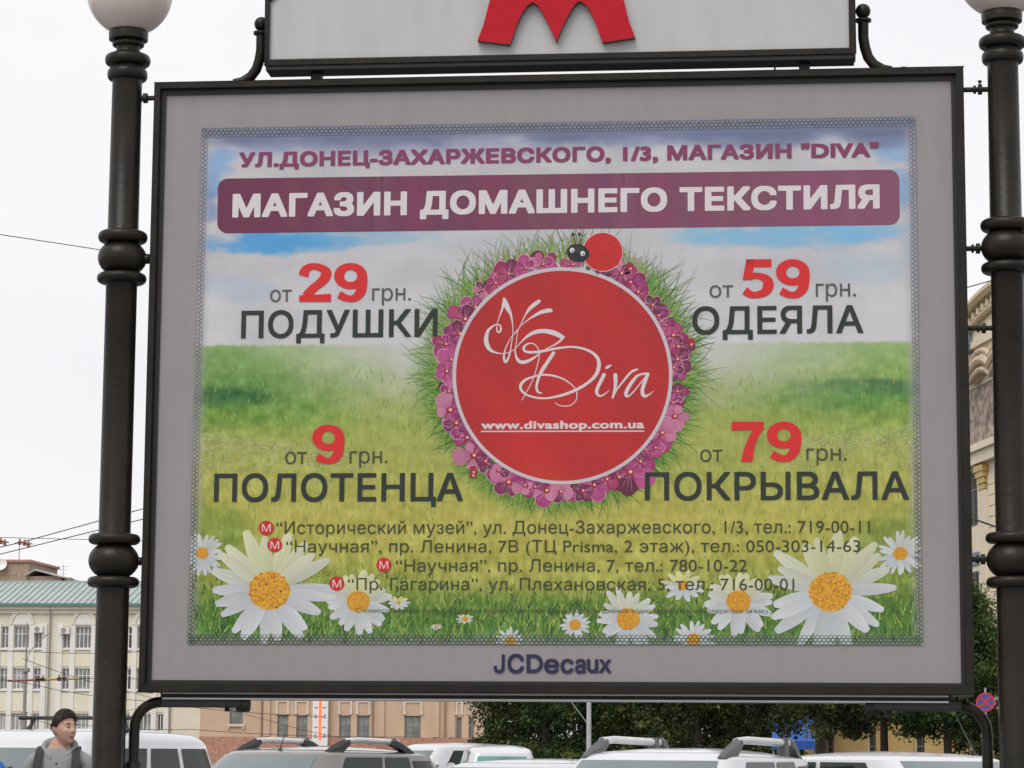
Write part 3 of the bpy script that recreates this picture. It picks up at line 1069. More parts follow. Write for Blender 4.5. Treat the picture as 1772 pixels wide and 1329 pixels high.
# banner
rb = 18
pb = []
for cx, cy, a0 in ((377 + rb, 309 + rb, PI), (1556 - rb, 293.5 + rb, 1.5 * PI), (1557 - rb, 389 - rb, 0), (376 + rb, 403.6 - rb, .5 * PI)):
    for k in range(9):
        a = a0 + PI / 2 * k / 8
        pb.append((cx + rb * math.cos(a), cy + rb * math.sin(a)))
P.poly(pb, [(108 + 22 * ((x - 377) / 1180), 58 + 26 * ((x - 377) / 1180), 80 + 24 * ((x - 377) / 1180)) for x, y in pb], 3)  # paler to the right: a veil of reflected light put into the print colour
for k in range(26):
    x = rnd.uniform(400, 1520)
    w_ = rnd.uniform(6, 40)
    tt = (x - 377) / 1180
    y0 = 308 - 15.5 * tt + 1.5
    y1 = 403 - 14.5 * tt - 1.5
    c0 = (108 + 22 * tt + rnd.uniform(-5, 12), 58 + 26 * tt + rnd.uniform(-4, 9), 80 + 24 * tt + rnd.uniform(-4, 11))
    ce = (108 + 22 * tt, 58 + 26 * tt, 80 + 24 * tt)
    P.poly([(x - w_, y0 + .2), (x, y0), (x, y1), (x - w_, y1 + .2)], [ce, c0, c0, ce], 3.6)
    P.poly([(x, y0), (x + w_, y0 - .2), (x + w_, y1 - .2), (x, y1)], [c0, ce, ce, c0], 3.6)


# daisies
def daisy(cx, cy, rc, rp, npet, lay, fade_up=0.0, ph=0.0, wide=0.17, squash=0.9, warm=(205, 206, 148)):
    for k in range(npet):
        a = ph + 2 * PI * k / npet + rnd.uniform(-.1, .1)
        ln = rp * rnd.uniform(.84, 1.08)
        up_ = max(0.0, math.sin(a))
        base = (196, 199, 202)
        f_ = min(1.0, fade_up * up_ * 1.3)
        c_o = tuple(b * (1 - f_) + w_ * f_ for b, w_ in zip(base, warm))
        c_i = tuple(b * (1 - f_) + w_ * f_ for b, w_ in zip((178, 184, 186), (196, 194, 130)))
        pts, cols_ = [], []
        hw = rp * wide * rnd.uniform(.85, 1.15)
        sh = jit((0, 0, 0), 0)
        d_ = rnd.uniform(-9, 7)
        for q in range(8):
            t = q / 7
            w_ = hw * math.sin(PI * (0.12 + 0.76 * t)) ** 0.8
            pts.append((t * ln + rc * .5 * (1 - t), w_))
        pts.append((ln * 1.02, hw * 0.12))
        full = pts + [(x, -y) for x, y in reversed(pts)]
        ca, sa = math.cos(a), math.sin(a)
        full2 = [(cx + (x * ca - y * sa), cy - (x * sa + y * ca) * squash) for x, y in full]
        cols_ = [tuple(min(230, (ci * (1 - min(1, x / ln)) + co_ * min(1, x / ln)) + d_ - (9 if y < 0 else 0)) for ci, co_ in zip(c_i, c_o)) for x, y in full]
        P.poly(full2, cols_, lay + (k % 3) * 0.3)
        for q in (-.35, .3):
            x0_, x1_ = rc * 1.1, ln * .85
            if rp > 45:
                P.strip([(cx + x0_ * ca - hw * q * sa * .5, cy - (x0_ * sa + hw * q * ca * .5) * squash), (cx + x1_ * ca - hw * q * sa, cy - (x1_ * sa + hw * q * ca) * squash)], [1.2, .6], tuple(v - 14 for v in c_o), lay + 1.0)
    P.ell(cx, cy, rc, rc * .92, (196, 142, 44), lay + 1.3, 30)
    for k in range(int(rc * rc * .5)):
        a = rnd.uniform(0, 2 * PI)
        r_ = rc * math.sqrt(rnd.random()) * 1.02
        P.ell(cx + r_ * math.cos(a), cy + r_ * math.sin(a) * .92, rc * .05 + .4, rc * .045 + .4, jit(rnd.choice([(206, 150, 48), (184, 124, 40), (214, 164, 62)]), 8), lay + 1.5, 6)


daisy(755, 1085, 3, 11, 9, 2, .5, 0, .2, .5)
daisy(805, 1071, 5, 15, 9, 2, .5, .4, .2, .6)
daisy(690, 1043, 3, 20, 10, 2, 1, .1, .2, .6)
daisy(1182, 1013, 9, 36, 12, 2, 1.0, .2, .16, .75)
daisy(883, 1109, 9, 25, 14, 2, 0, .1, .12)
daisy(995, 1081, 10, 27, 15, 2.4, 0, .2, .13)
daisy(1200, 1107, 12, 40, 16, 2.4, 0, .15, .12)
daisy(350, 957, 11, 38, 20, 2.2, 0.1, .1, .11, 1.0)
daisy(1558, 958, 12.5, 39, 20, 2.2, 0.1, .2, .11, 1.0)
daisy(620, 1041, 20, 58, 19, 2.6, .6, .1, .15, .95)
daisy(1278, 1041, 21, 60, 19, 2.6, .55, .25, .15, .95)
daisy(1087, 1071, 20, 58, 18, 3.0, .25, .1, .13, .95)
daisy(466, 1022, 35, 110, 21, 3.4, .5, .12, .108, .92)
daisy(1437, 1024, 36, 114, 21, 3.4, .5, .3, .108, .92)

# the beaded edge: small dark links in two and a half rows
def edge_pt(t, side, d):
    if side == 0:
        a, b = TL, TR
        nx, ny = 0, 1
    elif side == 1:
        a, b = BL, BR
        nx, ny = 0, -1
    elif side == 2:
        a, b = TL, BL
        nx, ny = 1, 0
    else:
        a, b = TR, BR
        nx, ny = -1, 0
    return a[0] * (1 - t) + b[0] * t + nx * d, a[1] * (1 - t) + b[1] * t + ny * d


for side, ln, pitch in ((0, 1235, 7.4), (1, 1272, 7.6), (2, 893, 7.4), (3, 914, 7.6)):
    n2 = int(ln / pitch)
    for row in range(3 if side < 2 else 2):
        for k in range(n2):
            t = (k + .5 + (row % 2) * .5) / (n2 + .5)
            x, y = edge_pt(t, side, 3 + row * 5.3)
            if side == 1:
                col = (64, 84, 66)
            elif y > 800:
                col = (74, 84, 76)
            else:
                col = (90, 96, 110) if side == 0 else (116, 114, 120)
            P.ring(x, y, 3.7, 3.5, (1.1 if side < 2 else .85) - row * .16, jit(col, 12), 5.5, 8)

poster = P.build('poster', M_PRINT, bill)
poster.location = BO


def digits(body, x0, x1, yb, yt, col):
    """heavy price figures drawn as strokes"""
    gap = 3.5
    wd = (x1 - x0 - gap * (len(body) - 1)) / len(body)
    hh = yb - yt
    for k, ch in enumerate(body):
        ox = x0 + k * (wd + gap)
        X_ = lambda x: ox + x * wd
        Y_ = lambda y: yb - y * hh

        def st_(pts):
            sp = spline(pts, 8)
            Lf, Rt = [], []
            for j, q in enumerate(sp):
                a, b = sp[max(0, j - 1)], sp[min(len(sp) - 1, j + 1)]
                dx, dy = (b[0] - a[0]) * wd, (b[1] - a[1]) * hh
                l_ = math.hypot(dx, dy) or 1
                n_x, n_y = -dy / l_, dx / l_
                # strokes are fatter across than up, as in heavy grotesques
                hw_ = q[2] / 2 * wd * math.sqrt(n_x ** 2 + (.70 * n_y) ** 2)
                px_, py_ = X_(q[0]), Y_(q[1])
                Lf.append((px_ + n_x * hw_, py_ - n_y * hw_))
                Rt.append((px_ - n_x * hw_, py_ + n_y * hw_))
            for j in range(len(sp) - 1):
                T.poly([Lf[j], Lf[j + 1], Rt[j + 1], Rt[j]], col, 6.2)
        pg = lambda pts: T.poly([(X_(a), Y_(b)) for a, b in pts], col, 6.4)
        if ch == '9':
            st_([(.5 + .345 * math.cos(2 * PI * j / 16 + 2.4), .665 + .245 * math.sin(2 * PI * j / 16 + 2.4), .30) for j in range(19)])
            st_([(.845, .70, .30), (.85, .50, .30), (.79, .25, .31), (.62, .10, .29), (.40, .09, .28), (.15, .19, .30)])
        elif ch == '7':
            pg([(.04, 1), (.97, 1), (.97, .80), (.04, .78)])
            pg([(.66, .80), (.97, .82), (.80, .60), (.55, .62)])
            pg([(.555, .63), (.81, .615), (.70, .36), (.42, .36)])
            pg([(.42, .365), (.70, .365), (.645, 0), (.31, 0)])
        elif ch == '2':
            st_([(.15, .665, .30), (.21, .82, .29), (.37, .905, .28), (.58, .90, .28), (.80, .80, .31), (.81, .655, .32), (.67, .50, .31), (.44, .345, .30), (.22, .14, .30)])
            pg([(.02, 0), (.97, 0), (.97, .205), (.02, .17)])
        elif ch == '5':
            pg([(.19, 1), (.93, 1), (.93, .80), (.16, .80)])
            pg([(.19, .99), (.43, .99), (.36, .47), (.08, .47)])
            st_([(.13, .53, .22), (.30, .56, .24), (.52, .575, .26), (.76, .50, .30), (.84, .335, .32), (.74, .165, .31), (.52, .09, .28), (.32, .095, .28), (.14, .20, .30)])

# lettering
T = Print()
DK, GY_, OL, RD, PL = (48, 60, 54), (86, 86, 86), (70, 74, 50), (204, 34, 52), (128, 68, 98)
T.text('УЛ.ДОНЕЦ-ЗАХАРЖЕВСКОГО, 1/3, МАГАЗИН "DIVA"', 413.8, 1520.8, 289.8, 264, 'c', 0.044, PL, 5.2, 1.06)
T.text('МАГАЗИН ДОМАШНЕГО ТЕКСТИЛЯ', 402, 1522.5, 376.5, 336, 'c', 0.044, (206, 200, 203), 5.2, 1.06)
T.text('от', 467.5, 504.5, 522.3, 501.6, 'x', 0.0, GY_)
digits('29', 516.4, 635.6, 522.3, 455, RD)
T.text('грн.', 644, 711, 520.5, 499, 'x', 0.0, GY_)
T.text('ПОДУШКИ', 417.2, 756.8, 585.6, 538.2, 'c', 0.016, DK, 6.2, 1.03)
T.text('от', 1228, 1268.5, 515, 494, 'x', 0.0, GY_)
digits('59', 1280.4, 1401, 516, 448.5, RD)
T.text('грн.', 1411.8, 1481, 513.5, 491, 'x', 0.0, GY_)
T.text('ОДЕЯЛА', 1198, 1494, 579, 531, 'c', 0.016, DK, 6.2, 1.03)
T.text('от', 493.4, 531, 803, 782, 'x', 0.0, (78, 80, 62))
digits('9', 540, 596, 803, 734.6, RD)
T.text('грн.', 605, 670.4, 801.6, 781, 'x', 0.0, (78, 80, 62))
T.text('ПОЛОТЕНЦА', 370, 801, 868.4, 820, 'c', 0.016, DK, 6.2, 1.03)
T.text('от', 1211.6, 1250.6, 799, 778, 'x', 0.0, (78, 80, 62))
digits('79', 1263.4, 1386.4, 799, 729.5, RD)
T.text('грн.', 1395.5, 1465, 797, 776, 'x', 0.0, (78, 80, 62))
T.text('ПОКРЫВАЛА', 1116, 1573, 866, 817.6, 'c', 0.016, DK, 6.2, 1.03)
for body, x0, x1, yb, yt, mx, my in (
        ('“Исторический музей”, ул. Донец-Захаржевского, 1/3, тел.: 719-00-11', 478, 1505.6, 924, 902, 461, 913.5),
        ('“Научная”, пр. Ленина, 7В (ТЦ Prisma, 2 этаж), тел.: 050-303-14-63', 495, 1488.6, 956, 935, 475.5, 943.3),
        ('“Научная”, пр. Ленина, 7, тел.: 780-10-22', 684.7, 1293, 989, 967.7, 664.3, 977.5),
        ('“Пр. Гагарина”, ул. Плехановская, 5, тел.: 716-00-01', 601.7, 1374.5, 1021, 1000, 583, 1010)):
    T.text(body, x0, x1, yb, yt, 'c', 0.001, OL, 6.2, 1.02)
    T.ell(mx, my, 13, 12.6, (188, 40, 50), 6.2, 24)
    T.text('М', mx - 7.5, mx + 7.5, my + 6.6, my - 6.6, 'c', 0.0, (222, 190, 192), 6.7)
T.text("Стоимость звонков согласно тарифов Вашего оператора связи. (Вартість дзвінків згідно тарифів Вашого оператора зв'язку.)", 616, 1336, 1060, 1052.5, 'c', 0.0, (84, 92, 62), 6.2)
T.text('www.divashop.com.ua', 833, 1114.7, 743, 731.5, 'x', 0.034, (206, 192, 194), 8, 1.07)
T.poly([(832, 745.4), (1115, 744.8), (1115, 747.2), (832, 747.8)], (206, 180, 184), 8)
lt = T.build('lettering', M_PRINT, poster)
N = Print()
NV_ = (8, 36, 78)
N.clip = False
N.text('Ј', 854, 873.5, 1164.5, 1132.3, 'c', 0.024, NV_, 2)
N.text('С', 878, 906.5, 1164.8, 1131.8, 'c', 0.024, NV_, 2)
N.strip([(914.3, 1132.3), (914.3, 1164.5)], [6.6, 6.6], NV_, 2)
N.strip([(911, 1135.3), (924, 1135.3)] + [(924 + 12.6 * math.sin(PI * k / 14), 1148.4 - 13.1 * math.cos(PI * k / 14)) for k in range(1, 14)] + [(924, 1161.5), (911, 1161.5)], [6.0] * 2 + [6.0 + .6 * math.sin(PI * k / 14) for k in range(1, 14)] + [6.0] * 2, NV_, 2.2)
N.text('е', 941.5, 967.5, 1165, 1140.2, 'x', 0.024, NV_, 2)
N.text('с', 970, 992.5, 1165, 1140.2, 'x', 0.024, NV_, 2)
N.text('а', 995, 1013.5, 1165, 1140.2, 'x', 0.024, NV_, 2)
N.strip([(1018.2, 1140.6), (1018.2, 1154)] + [(1025.4 - 7.2 * math.cos(PI * k / 10), 1154.5 + 7.4 * math.sin(PI * k / 10)) for k in range(1, 10)] + [(1032.4, 1154)], [6.0] * 12, NV_, 2)
N.strip([(1032.4, 1140.6), (1032.4, 1164.5)], [6.0, 6.0], NV_, 2.2)
N.text('х', 1036.5, 1058, 1164.5, 1140.6, 'x', 0.024, NV_, 2)
ow = N.build('owner_name', M_PRINT, bill)
ow.location = BO
#MORE
# ------------------------------------------------------------------ buildings
M_CREAM = mat('cream_render', (0.72, 0.68, 0.56), 0.85, var=0.06, scale=0.6)
M_YELLOW = mat('pale_yellow_render', (0.74, 0.70, 0.55), 0.85, var=0.06, scale=0.6)
M_TRIM = mat('white_stucco', (0.76, 0.74, 0.70), 0.8, var=0.05, scale=1)
M_TAN = mat('tan_render', (0.56, 0.40, 0.28), 0.85, var=0.07, scale=0.4)
M_TANTRIM = mat('pale_stone_trim', (0.66, 0.57, 0.48), 0.85, var=0.08, scale=1)
M_BRICK = mat('rosy_brick', (0.42, 0.22, 0.16), 0.9, var=0.25, scale=4)
M_BRICK2 = mat('brown_brick', (0.36, 0.26, 0.19), 0.9, var=0.25, scale=4)
M_PANE = mat('dim_window_glass', (0.17, 0.175, 0.18), 0.12, var=0.5, scale=0.9, spec=0.6)
M_PANE_D = mat('dark_window_glass', (0.035, 0.037, 0.04), 0.1, var=0.4, scale=0.9, spec=0.6)
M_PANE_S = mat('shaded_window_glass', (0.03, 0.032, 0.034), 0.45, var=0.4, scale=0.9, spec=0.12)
M_PANE_G = mat('curtain_reflection_glass', (0.20, 0.215, 0.21), 0.15, var=0.4, scale=1.6, spec=0.5)  # pale panes: curtains and sky reflections both put into the glass colour
M_PANE_L = mat('blind_reflection_glass', (0.34, 0.34, 0.33), 0.2, var=0.35, scale=1.2, spec=0.5)  # palest panes: blinds and reflected sky put into the colour
M_WFRAME = mat('white_window_frame', (0.75, 0.75, 0.74), 0.5, var=0.04)
M_BFRAME = mat('grey_brown_window_frame', (0.20, 0.18, 0.16), 0.6, var=0.1)
M_PIPE = mat('grey_drainpipe', (0.30, 0.28, 0.26), 0.6, var=0.2)
M_GUTTER = mat('green_gutter', (0.10, 0.22, 0.21), 0.5)


def roof_material():
    m = mat('green_seamed_roof', (0.36, 0.43, 0.41), 0.5, var=0.09, scale=0.25)
    return m


M_ROOF = roof_material()


class Facade:
    """a wall with real openings; u runs along the wall, z up, the street side faces local -y"""

    def __init__(s, root, length, height, depth):
        s.root, s.L, s.H, s.D = root, length, height, depth
        s.open = []
        s.cache = {}

    def hole(s, u0, u1, z0, z1):
        s.open.append((u0, u1, z0, z1))

    def wall(s, m_wall, name='wall', back=True, reveal=0.28, bands=None):
        us = sorted({0, s.L} | {round(v, 4) for q in s.open for v in q[:2]})
        zs = sorted({0, s.H} | {round(v, 4) for q in s.open for v in q[2:]} | set(bands or []))
        m = MB()
        for a, b in zip(us[:-1], us[1:]):
            for c, d in zip(zs[:-1], zs[1:]):
                uc, zc = (a + b) / 2, (c + d) / 2
                if any(q[0] < uc < q[1] and q[2] < zc < q[3] for q in s.open):
                    continue
                m.face([(a, 0, c), (b, 0, c), (b, 0, d), (a, 0, d)])
        for u0, u1, z0, z1 in s.open:
            for a, b in (((u0, z0), (u1, z0)), ((u1, z0), (u1, z1)), ((u1, z1), (u0, z1)), ((u0, z1), (u0, z0))):
                m.face([(a[0], 0, a[1]), (b[0], 0, b[1]), (b[0], reveal, b[1]), (a[0], reveal, a[1])])
        if back:
            D = s.D
            m.face([(0, 0, 0), (0, D, 0), (0, D, s.H), (0, 0, s.H)])
            m.face([(s.L, 0, 0), (s.L, D, 0), (s.L, D, s.H), (s.L, 0, s.H)])
            m.face([(0, D, 0), (s.L, D, 0), (s.L, D, s.H), (0, D, s.H)])
            m.face([(0, 0, s.H), (s.L, 0, s.H), (s.L, D, s.H), (0, D, s.H)])
        me = bpy.data.meshes.new(name)
        me.from_pydata(m.v, [], m.f)
        me.materials.append(m_wall)
        o = bpy.data.objects.new(name, me)
        COL.objects.link(o)
        o.parent = s.root
        return o

    def window(s, u0, u1, z0, z1, m_frame, m_pane, cols=2, tran=0.68, sill=None, y=0.17, name='window'):
        w_, h_ = round(u1 - u0, 3), round(z1 - z0, 3)
        key = (w_, h_, m_frame.name, m_pane.name, cols, tran, name)
        if key not in s.cache:
            m = MB()
            t = 0.075
            m.box(0, w_, -.03, .04, 0, t)
            m.box(0, w_, -.03, .04, h_ - t, h_)
            m.box(0, t, -.028, .038, t, h_ - t)
            m.box(w_ - t, w_, -.028, .038, t, h_ - t)
            for k in range(1, cols):
                m.box(w_ * k / cols - .035, w_ * k / cols + .035, -.026, .036, t, h_ - t)
            if tran:
                m.box(t, w_ - t, -.024, .034, h_ * tran - .03, h_ * tran + .03)
            fr = m.build(name, m_frame, s.root)
            g = MB()
            g.box(.02, w_ - .02, 0.0, 0.012, .02, h_ - .02)
            pn = g.build('pane', m_pane, fr)
            s.cache[key] = (fr, pn)
            fr.location = (u0, y, z0)
        else:
            a, b = s.cache[key]
            fr = a.copy()
            COL.objects.link(fr)
            pn = b.copy()
            COL.objects.link(pn)
            pn.parent = fr
            fr.location = (u0, y, z0)
        return fr

    def trim(s, name, m_, boxes, bevel=0):
        m = MB()
        for b in boxes:
            m.box(*b)
        return m.build(name, m_, s.root, bevel=bevel)


# ---- the long cream office with the green metal roof (left, across the square)
YA = 205.0
pA0, pA1 = at(-560, 1290, YA), at(350, 1290, YA)
LA = pA1.x - pA0.x
rA = empty('office_building', (pA0.x, YA, 0))
tag(rA, 'pale cream and yellow three storey office with green metal roof and arched window bays', 'building')
zA = lambda y: at(60, y, YA).z
uA = lambda px: at(px, 1150, YA).x - pA0.x
H_A = zA(1049)
FA = Facade(rA, LA, H_A, 14)
bays = [36 - 107 * k for k in range(-2, 6)]
rows = [(zA(1122), zA(1084)), (zA(1193), zA(1156)), (zA(1264), zA(1234))]
wins = []
pxm = uA(101) - uA(100)
for bpx in bays:
    uc = uA(bpx)
    for zi, (z0, z1) in enumerate(rows):
        for a, b, kind in ((-14, 14, 2), (-36, -22, 1), (22, 36, 1)):
            u0, u1 = uc + a * pxm, uc + b * pxm
            if u0 < 0.3 or u1 > LA - 0.3:
                continue
            if zi == 2 and kind == 1:
                u0 += 2 * pxm
                u1 -= 1 * pxm
            FA.hole(u0, u1, z0, z1)
            wins.append((u0, u1, z0, z1, kind, zi))
FA.wall(M_CREAM)
for k, (u0, u1, z0, z1, kind, zi) in enumerate(wins):
    FA.window(u0, u1, z0, z1, M_WFRAME, [M_PANE, M_PANE_G, M_PANE_L, M_PANE_D][(k * 7 + zi * 3 + k // 5) % 4], 2 if kind == 1 else 4, 0.66 if zi != 2 else 0)
bx = []
yel = []
for bpx in bays:
    uc = uA(bpx)
    for a in (-40, -18, 18, 40):
        if 0.3 < uc + a * pxm < LA - .4:
            bx.append((uc + a * pxm - .22, uc + a * pxm + .22, -.14, -.002, 1.3, zA(1080)))
    for za, zb in ((zA(1153), zA(1126)), (zA(1231), zA(1198))):
        for a, b in ((-36.5, -22), (-13.5, 13.5), (22, 36.5)):
            u0, u1 = uc + a * pxm, uc + b * pxm
            if u0 > .2 and u1 < LA - .2:
                yel.append((u0, u1, -.05, -.003, za, zb))
FA.trim('pilasters', M_TRIM, bx)
for q in yel:
    FA.trim('spandrel_panel', M_YELLOW, [q])
for bpx in bays:
    uc = uA(bpx)
    if uc - 18 * pxm < 0 or uc + 18 * pxm > LA:
        continue
    m = MB()
    r_ = 15.5 * pxm
    zb = zA(1081)
    m.prism([(uc - r_, zb)] + [(uc + r_ * math.cos(PI - PI * k / 16), zb + r_ * 1.25 * math.sin(PI * k / 16)) for k in range(17)][1:-1] + [(uc + r_, zb)], -.12, -.004)
    m.build('arch_panel', M_TRIM, rA)
    m = MB()
    m.rings([[(uc + rr_ * math.cos(PI * k / 20), y, zb + rr_ * 1.25 * math.sin(PI * k / 20)) for rr_, y in ((r_ + .02, -.2), (r_ + .3, -.2), (r_ + .3, -.003), (r_ + .02, -.003))] for k in range(21)], close=True)
    m.build('arch_moulding', M_CREAM, rA)
sills = [(u0 - .1, u1 + .1, -.16, -.004, z0 - .14, z0 - .01) for u0, u1, z0, z1, k, zi in wins]
FA.trim('sills', M_TRIM, sills)
FA.trim('cornice', M_CREAM, [(0, LA, -.5, -.006, H_A - .28, H_A - .02), (0, LA, -.25, -.007, H_A - .6, H_A - .29)])
FA.trim('plinth', M_BRICK2, [(0, LA, -.12, -.008, 0, 0.9)])
FA.trim('gutter', M_GUTTER, [(-.2, LA + .2, -.75, -.4, H_A - .01, H_A + .22)])
# seamed roof
m = MB()
zr = zA(1008) + (at(60, 1008, YA + 7).z - at(60, 1008, YA).z)
m.face([(-.3, -.6, H_A + .05), (LA + .3, -.6, H_A + .05), (LA + .3, 7, zr), (-.3, 7, zr)])
m.face([(-.3, 14.4, H_A + .05), (LA + .3, 14.4, H_A + .05), (LA + .3, 7, zr), (-.3, 7, zr)])
m.face([(-.3, -.6, H_A + .05), (-.3, 7, zr), (-.3, 14.4, H_A + .05)])
m.face([(LA + .3, -.6, H_A + .05), (LA + .3, 7, zr), (LA + .3, 14.4, H_A + .05)])
sl_ = Vector((0, 7.6, zr - H_A - .05)).normalized()
for k in range(int(LA / 0.56)):
    x = -.2 + k * .56
    for s_y in (0,):
        m.rings([[(x, -.6, H_A + .06), (x + .06, -.6, H_A + .06), (x + .06, -.6, H_A + .16), (x, -.6, H_A + .16)], [(x, 7, zr + .01), (x + .06, 7, zr + .01), (x + .06, 7, zr + .11), (x, 7, zr + .11)]])
m.box(-.3, LA + .3, 6.85, 7.15, zr - .05, zr + .14)
m.build('roof', M_ROOF, rA)
for px in (86, 296):
    m = MB()
    u_ = uA(px)
    m.tube([(u_, -.5, H_A), (u_, -.22, H_A - .7), (u_, -.22, .3)], .07, 8)
    m.build('drainpipe', M_PIPE, rA, smooth=True)
for px, py in ((66, 1089), (112, 1091), (-42, 1089)):
    u_, z_ = uA(px), zA(py)
    m = MB()
    m.box(u_ - .42, u_ + .42, -.42, -.1, z_ - .3, z_ + .3)
    ac = m.build('air_conditioner', M_TRIM, rA, bevel=.03)
    m = MB()
    m.tube([(u_ - .08, -.43, z_), (u_ - .08, -.45, z_)], .22, 16)
    m.build('fan_grille', M_PIPE, ac)

# ---- attic block, shed and chimneys rising behind the green roof
YB = 232.0
a, b = at(-80, 1003, YB), at(50, 973, YB)
m = empty('brick_building', (a.x, YB, 0))
tag(m, 'plain brown brick block rising behind the green roof at the far left', 'building')
q = MB()
q.box(0, b.x - a.x, 0, 10, 0, b.z)
q.build('wall', M_BRICK2, m)
q = MB()
q.box(-.2, b.x - a.x + .2, -.2, 10.2, b.z + .004, b.z + .25)
q.build('parapet', M_BRICK, m)
q = MB()
q.tube([(at(17, 973, YB).x - a.x, 3, b.z + .25), (at(17, 973, YB).x - a.x, 3, b.z + 2.2)], .05, 6)
q.build('aerial', M_PIPE, m)
q = MB()
q.lathe([(0.01, -.1), (.45, -.02), (.6, .15), (.58, .16), (.4, .02), (.01, -.05)], n=16)
o = q.build('dish', M_TRIM, m, smooth=True)
o.location = (at(4, 978, YB).x - a.x, -.35, at(4, 978, YB).z)
o.rotation_euler = (math.radians(70), 0, 0)
a, b = at(50, 1004, YB), at(106, 988, YB)
m = empty('roof_shed', (a.x, YB, 0))
tag(m, 'small brown shed with pitched grey roof peeping over the green roof', 'shed')
q = MB()
wd = b.x - a.x
zt = at(60, 997, YB).z
q.box(0, wd, 0, 6, 0, zt)
q.build('wall', M_BRICK2, m)
q = MB()
zr2 = at(62, 987.5, YB).z
pk = at(62, 988, YB).x - a.x
q.rings([[(-.3, -.4, zt), (pk, -.4, zr2), (wd + .4, -.4, zt - .2), (wd + .4, -.4, zt - .1), (pk, -.4, zr2 + .15), (-.3, -.4, zt + .12)], [(-.3, 6.4, zt), (pk, 6.4, zr2), (wd + .4, 6.4, zt - .2), (wd + .4, 6.4, zt - .1), (pk, 6.4, zr2 + .15), (-.3, 6.4, zt + .12)]])
q.build('roof', mat('grey_metal_roof', (0.42, 0.44, 0.45), 0.5), m)
q = MB()
q.box(wd + .2, at(118, 990, YB).x - a.x, .5, 2, 0, at(110, 998.5, YB).z)
q.build('chimney', M_BRICK2, m)
q = MB()
ax = at(105, 980, YB).x - a.x
zb_, zt_ = at(105, 998, YB).z, at(105, 976, YB).z
q.tube([(ax, 1, zb_ - 2), (ax, 1, zt_)], .03, 6)
for dz, l_ in ((.15, .5), (.5, .4), (.85, .3)):
    q.tube([(ax - l_, 1, zt_ - dz), (ax + l_, 1, zt_ - dz)], .02, 5)
q.build('aerial', M_PIPE, m)

# ---- the tan building with the giant thermometer
YT = 190.0
pT0, pT1 = at(345, 1290, YT), at(838, 1290, YT)
LT = pT1.x - pT0.x
rT = empty('tan_building', (pT0.x, YT, 0))
tag(rT, 'tan rendered building with paired tall windows below the billboard', 'building')
uT = lambda px: at(px, 1250, YT).x - pT0.x
zT = lambda y: at(590, y, YT).z
HT = 15.5
FT = Facade(rT, LT, HT, 16)
tw = []
for x0, x1, y0, y1 in ((397, 420, 1254, 1211), (480, 499, 1286, 1238), (513, 532, 1286, 1238), (587, 607, 1286, 1238), (618, 639, 1286, 1238), (700, 728, 1290, 1238), (790, 799, 1288, 1240), (811, 820, 1288, 1240)):
    FT.hole(uT(x0), uT(x1), zT(y0), zT(y1))
    tw.append((uT(x0), uT(x1), zT(y0), zT(y1)))
up = []
for x0, x1 in ((397, 420), (480, 499), (513, 532), (587, 607), (618, 639), (700, 728), (790, 799), (811, 820)):
    for za in (6.4, 10.4):
        FT.hole(uT(x0), uT(x1), za, za + 2.3)
        up.append((uT(x0), uT(x1), za, za + 2.3))
FT.wall(M_TAN)
for k, q in enumerate(tw):
    FT.window(*q, M_BFRAME, M_PANE_G if k != 0 else M_PANE, 2, .62)
for q in up:
    FT.window(*q, M_BFRAME, M_PANE, 2, .62)
bx = []
for x0, x1 in ((477, 500), (510, 534), (585, 609), (616, 641), (698, 731), (788, 801), (809, 822)):
    a, b, c, d = uT(x0), uT(x1), zT(1231), zT(1211.5)
    bx += [(a, a + .16, -.08, -.004, c, d), (b - .16, b, -.08, -.004, c, d), (a + .161, b - .161, -.08, -.004, d - .16, d)]
    bx += [(a - .03, a + .2, -.12, -.005, c - .22, c - .002), (b - .2, b + .03, -.12, -.005, c - .22, c - .002)]
    FT.trim('panel_frame', M_TANTRIM, bx)
    bx = []
bx = [(uT(393), uT(424), -.2, -.004, zT(1258), zT(1254.6)), (uT(394), uT(398), -.14, -.005, zT(1262), zT(1258.2)), (uT(419), uT(423), -.14, -.005, zT(1262), zT(1258.2))]
bx += [(q[0] - .1, q[1] + .1, -.14, -.004, q[2] - .16, q[2] - .01) for q in tw[1:] + up]
FT.trim('sills', M_TANTRIM, bx)
FT.trim('cornice', M_TANTRIM, [(-.2, LT + .2, -.6, -.006, HT - .5, HT), (0, LT, -.3, -.007, HT - 1.0, HT - .51)])
FT.trim('pilasters', M_TAN, [(uT(x) - .25, uT(x) + .25, -.16, -.009, 2.6, HT - 1.02) for x in (462, 548, 660, 755, 782)])
FT.trim('plinth', M_BRICK, [(0, LT, -.18, -.010, 0, 2.55)])
for px in (462 - 9, 645, 770):
    q = MB()
    q.tube([(uT(px), -.12, HT - 1), (uT(px), -.12, .3)], .06, 8)
    q.build('drainpipe', mat('brown_drainpipe', (0.30, 0.21, 0.15), .7), rT, smooth=True)

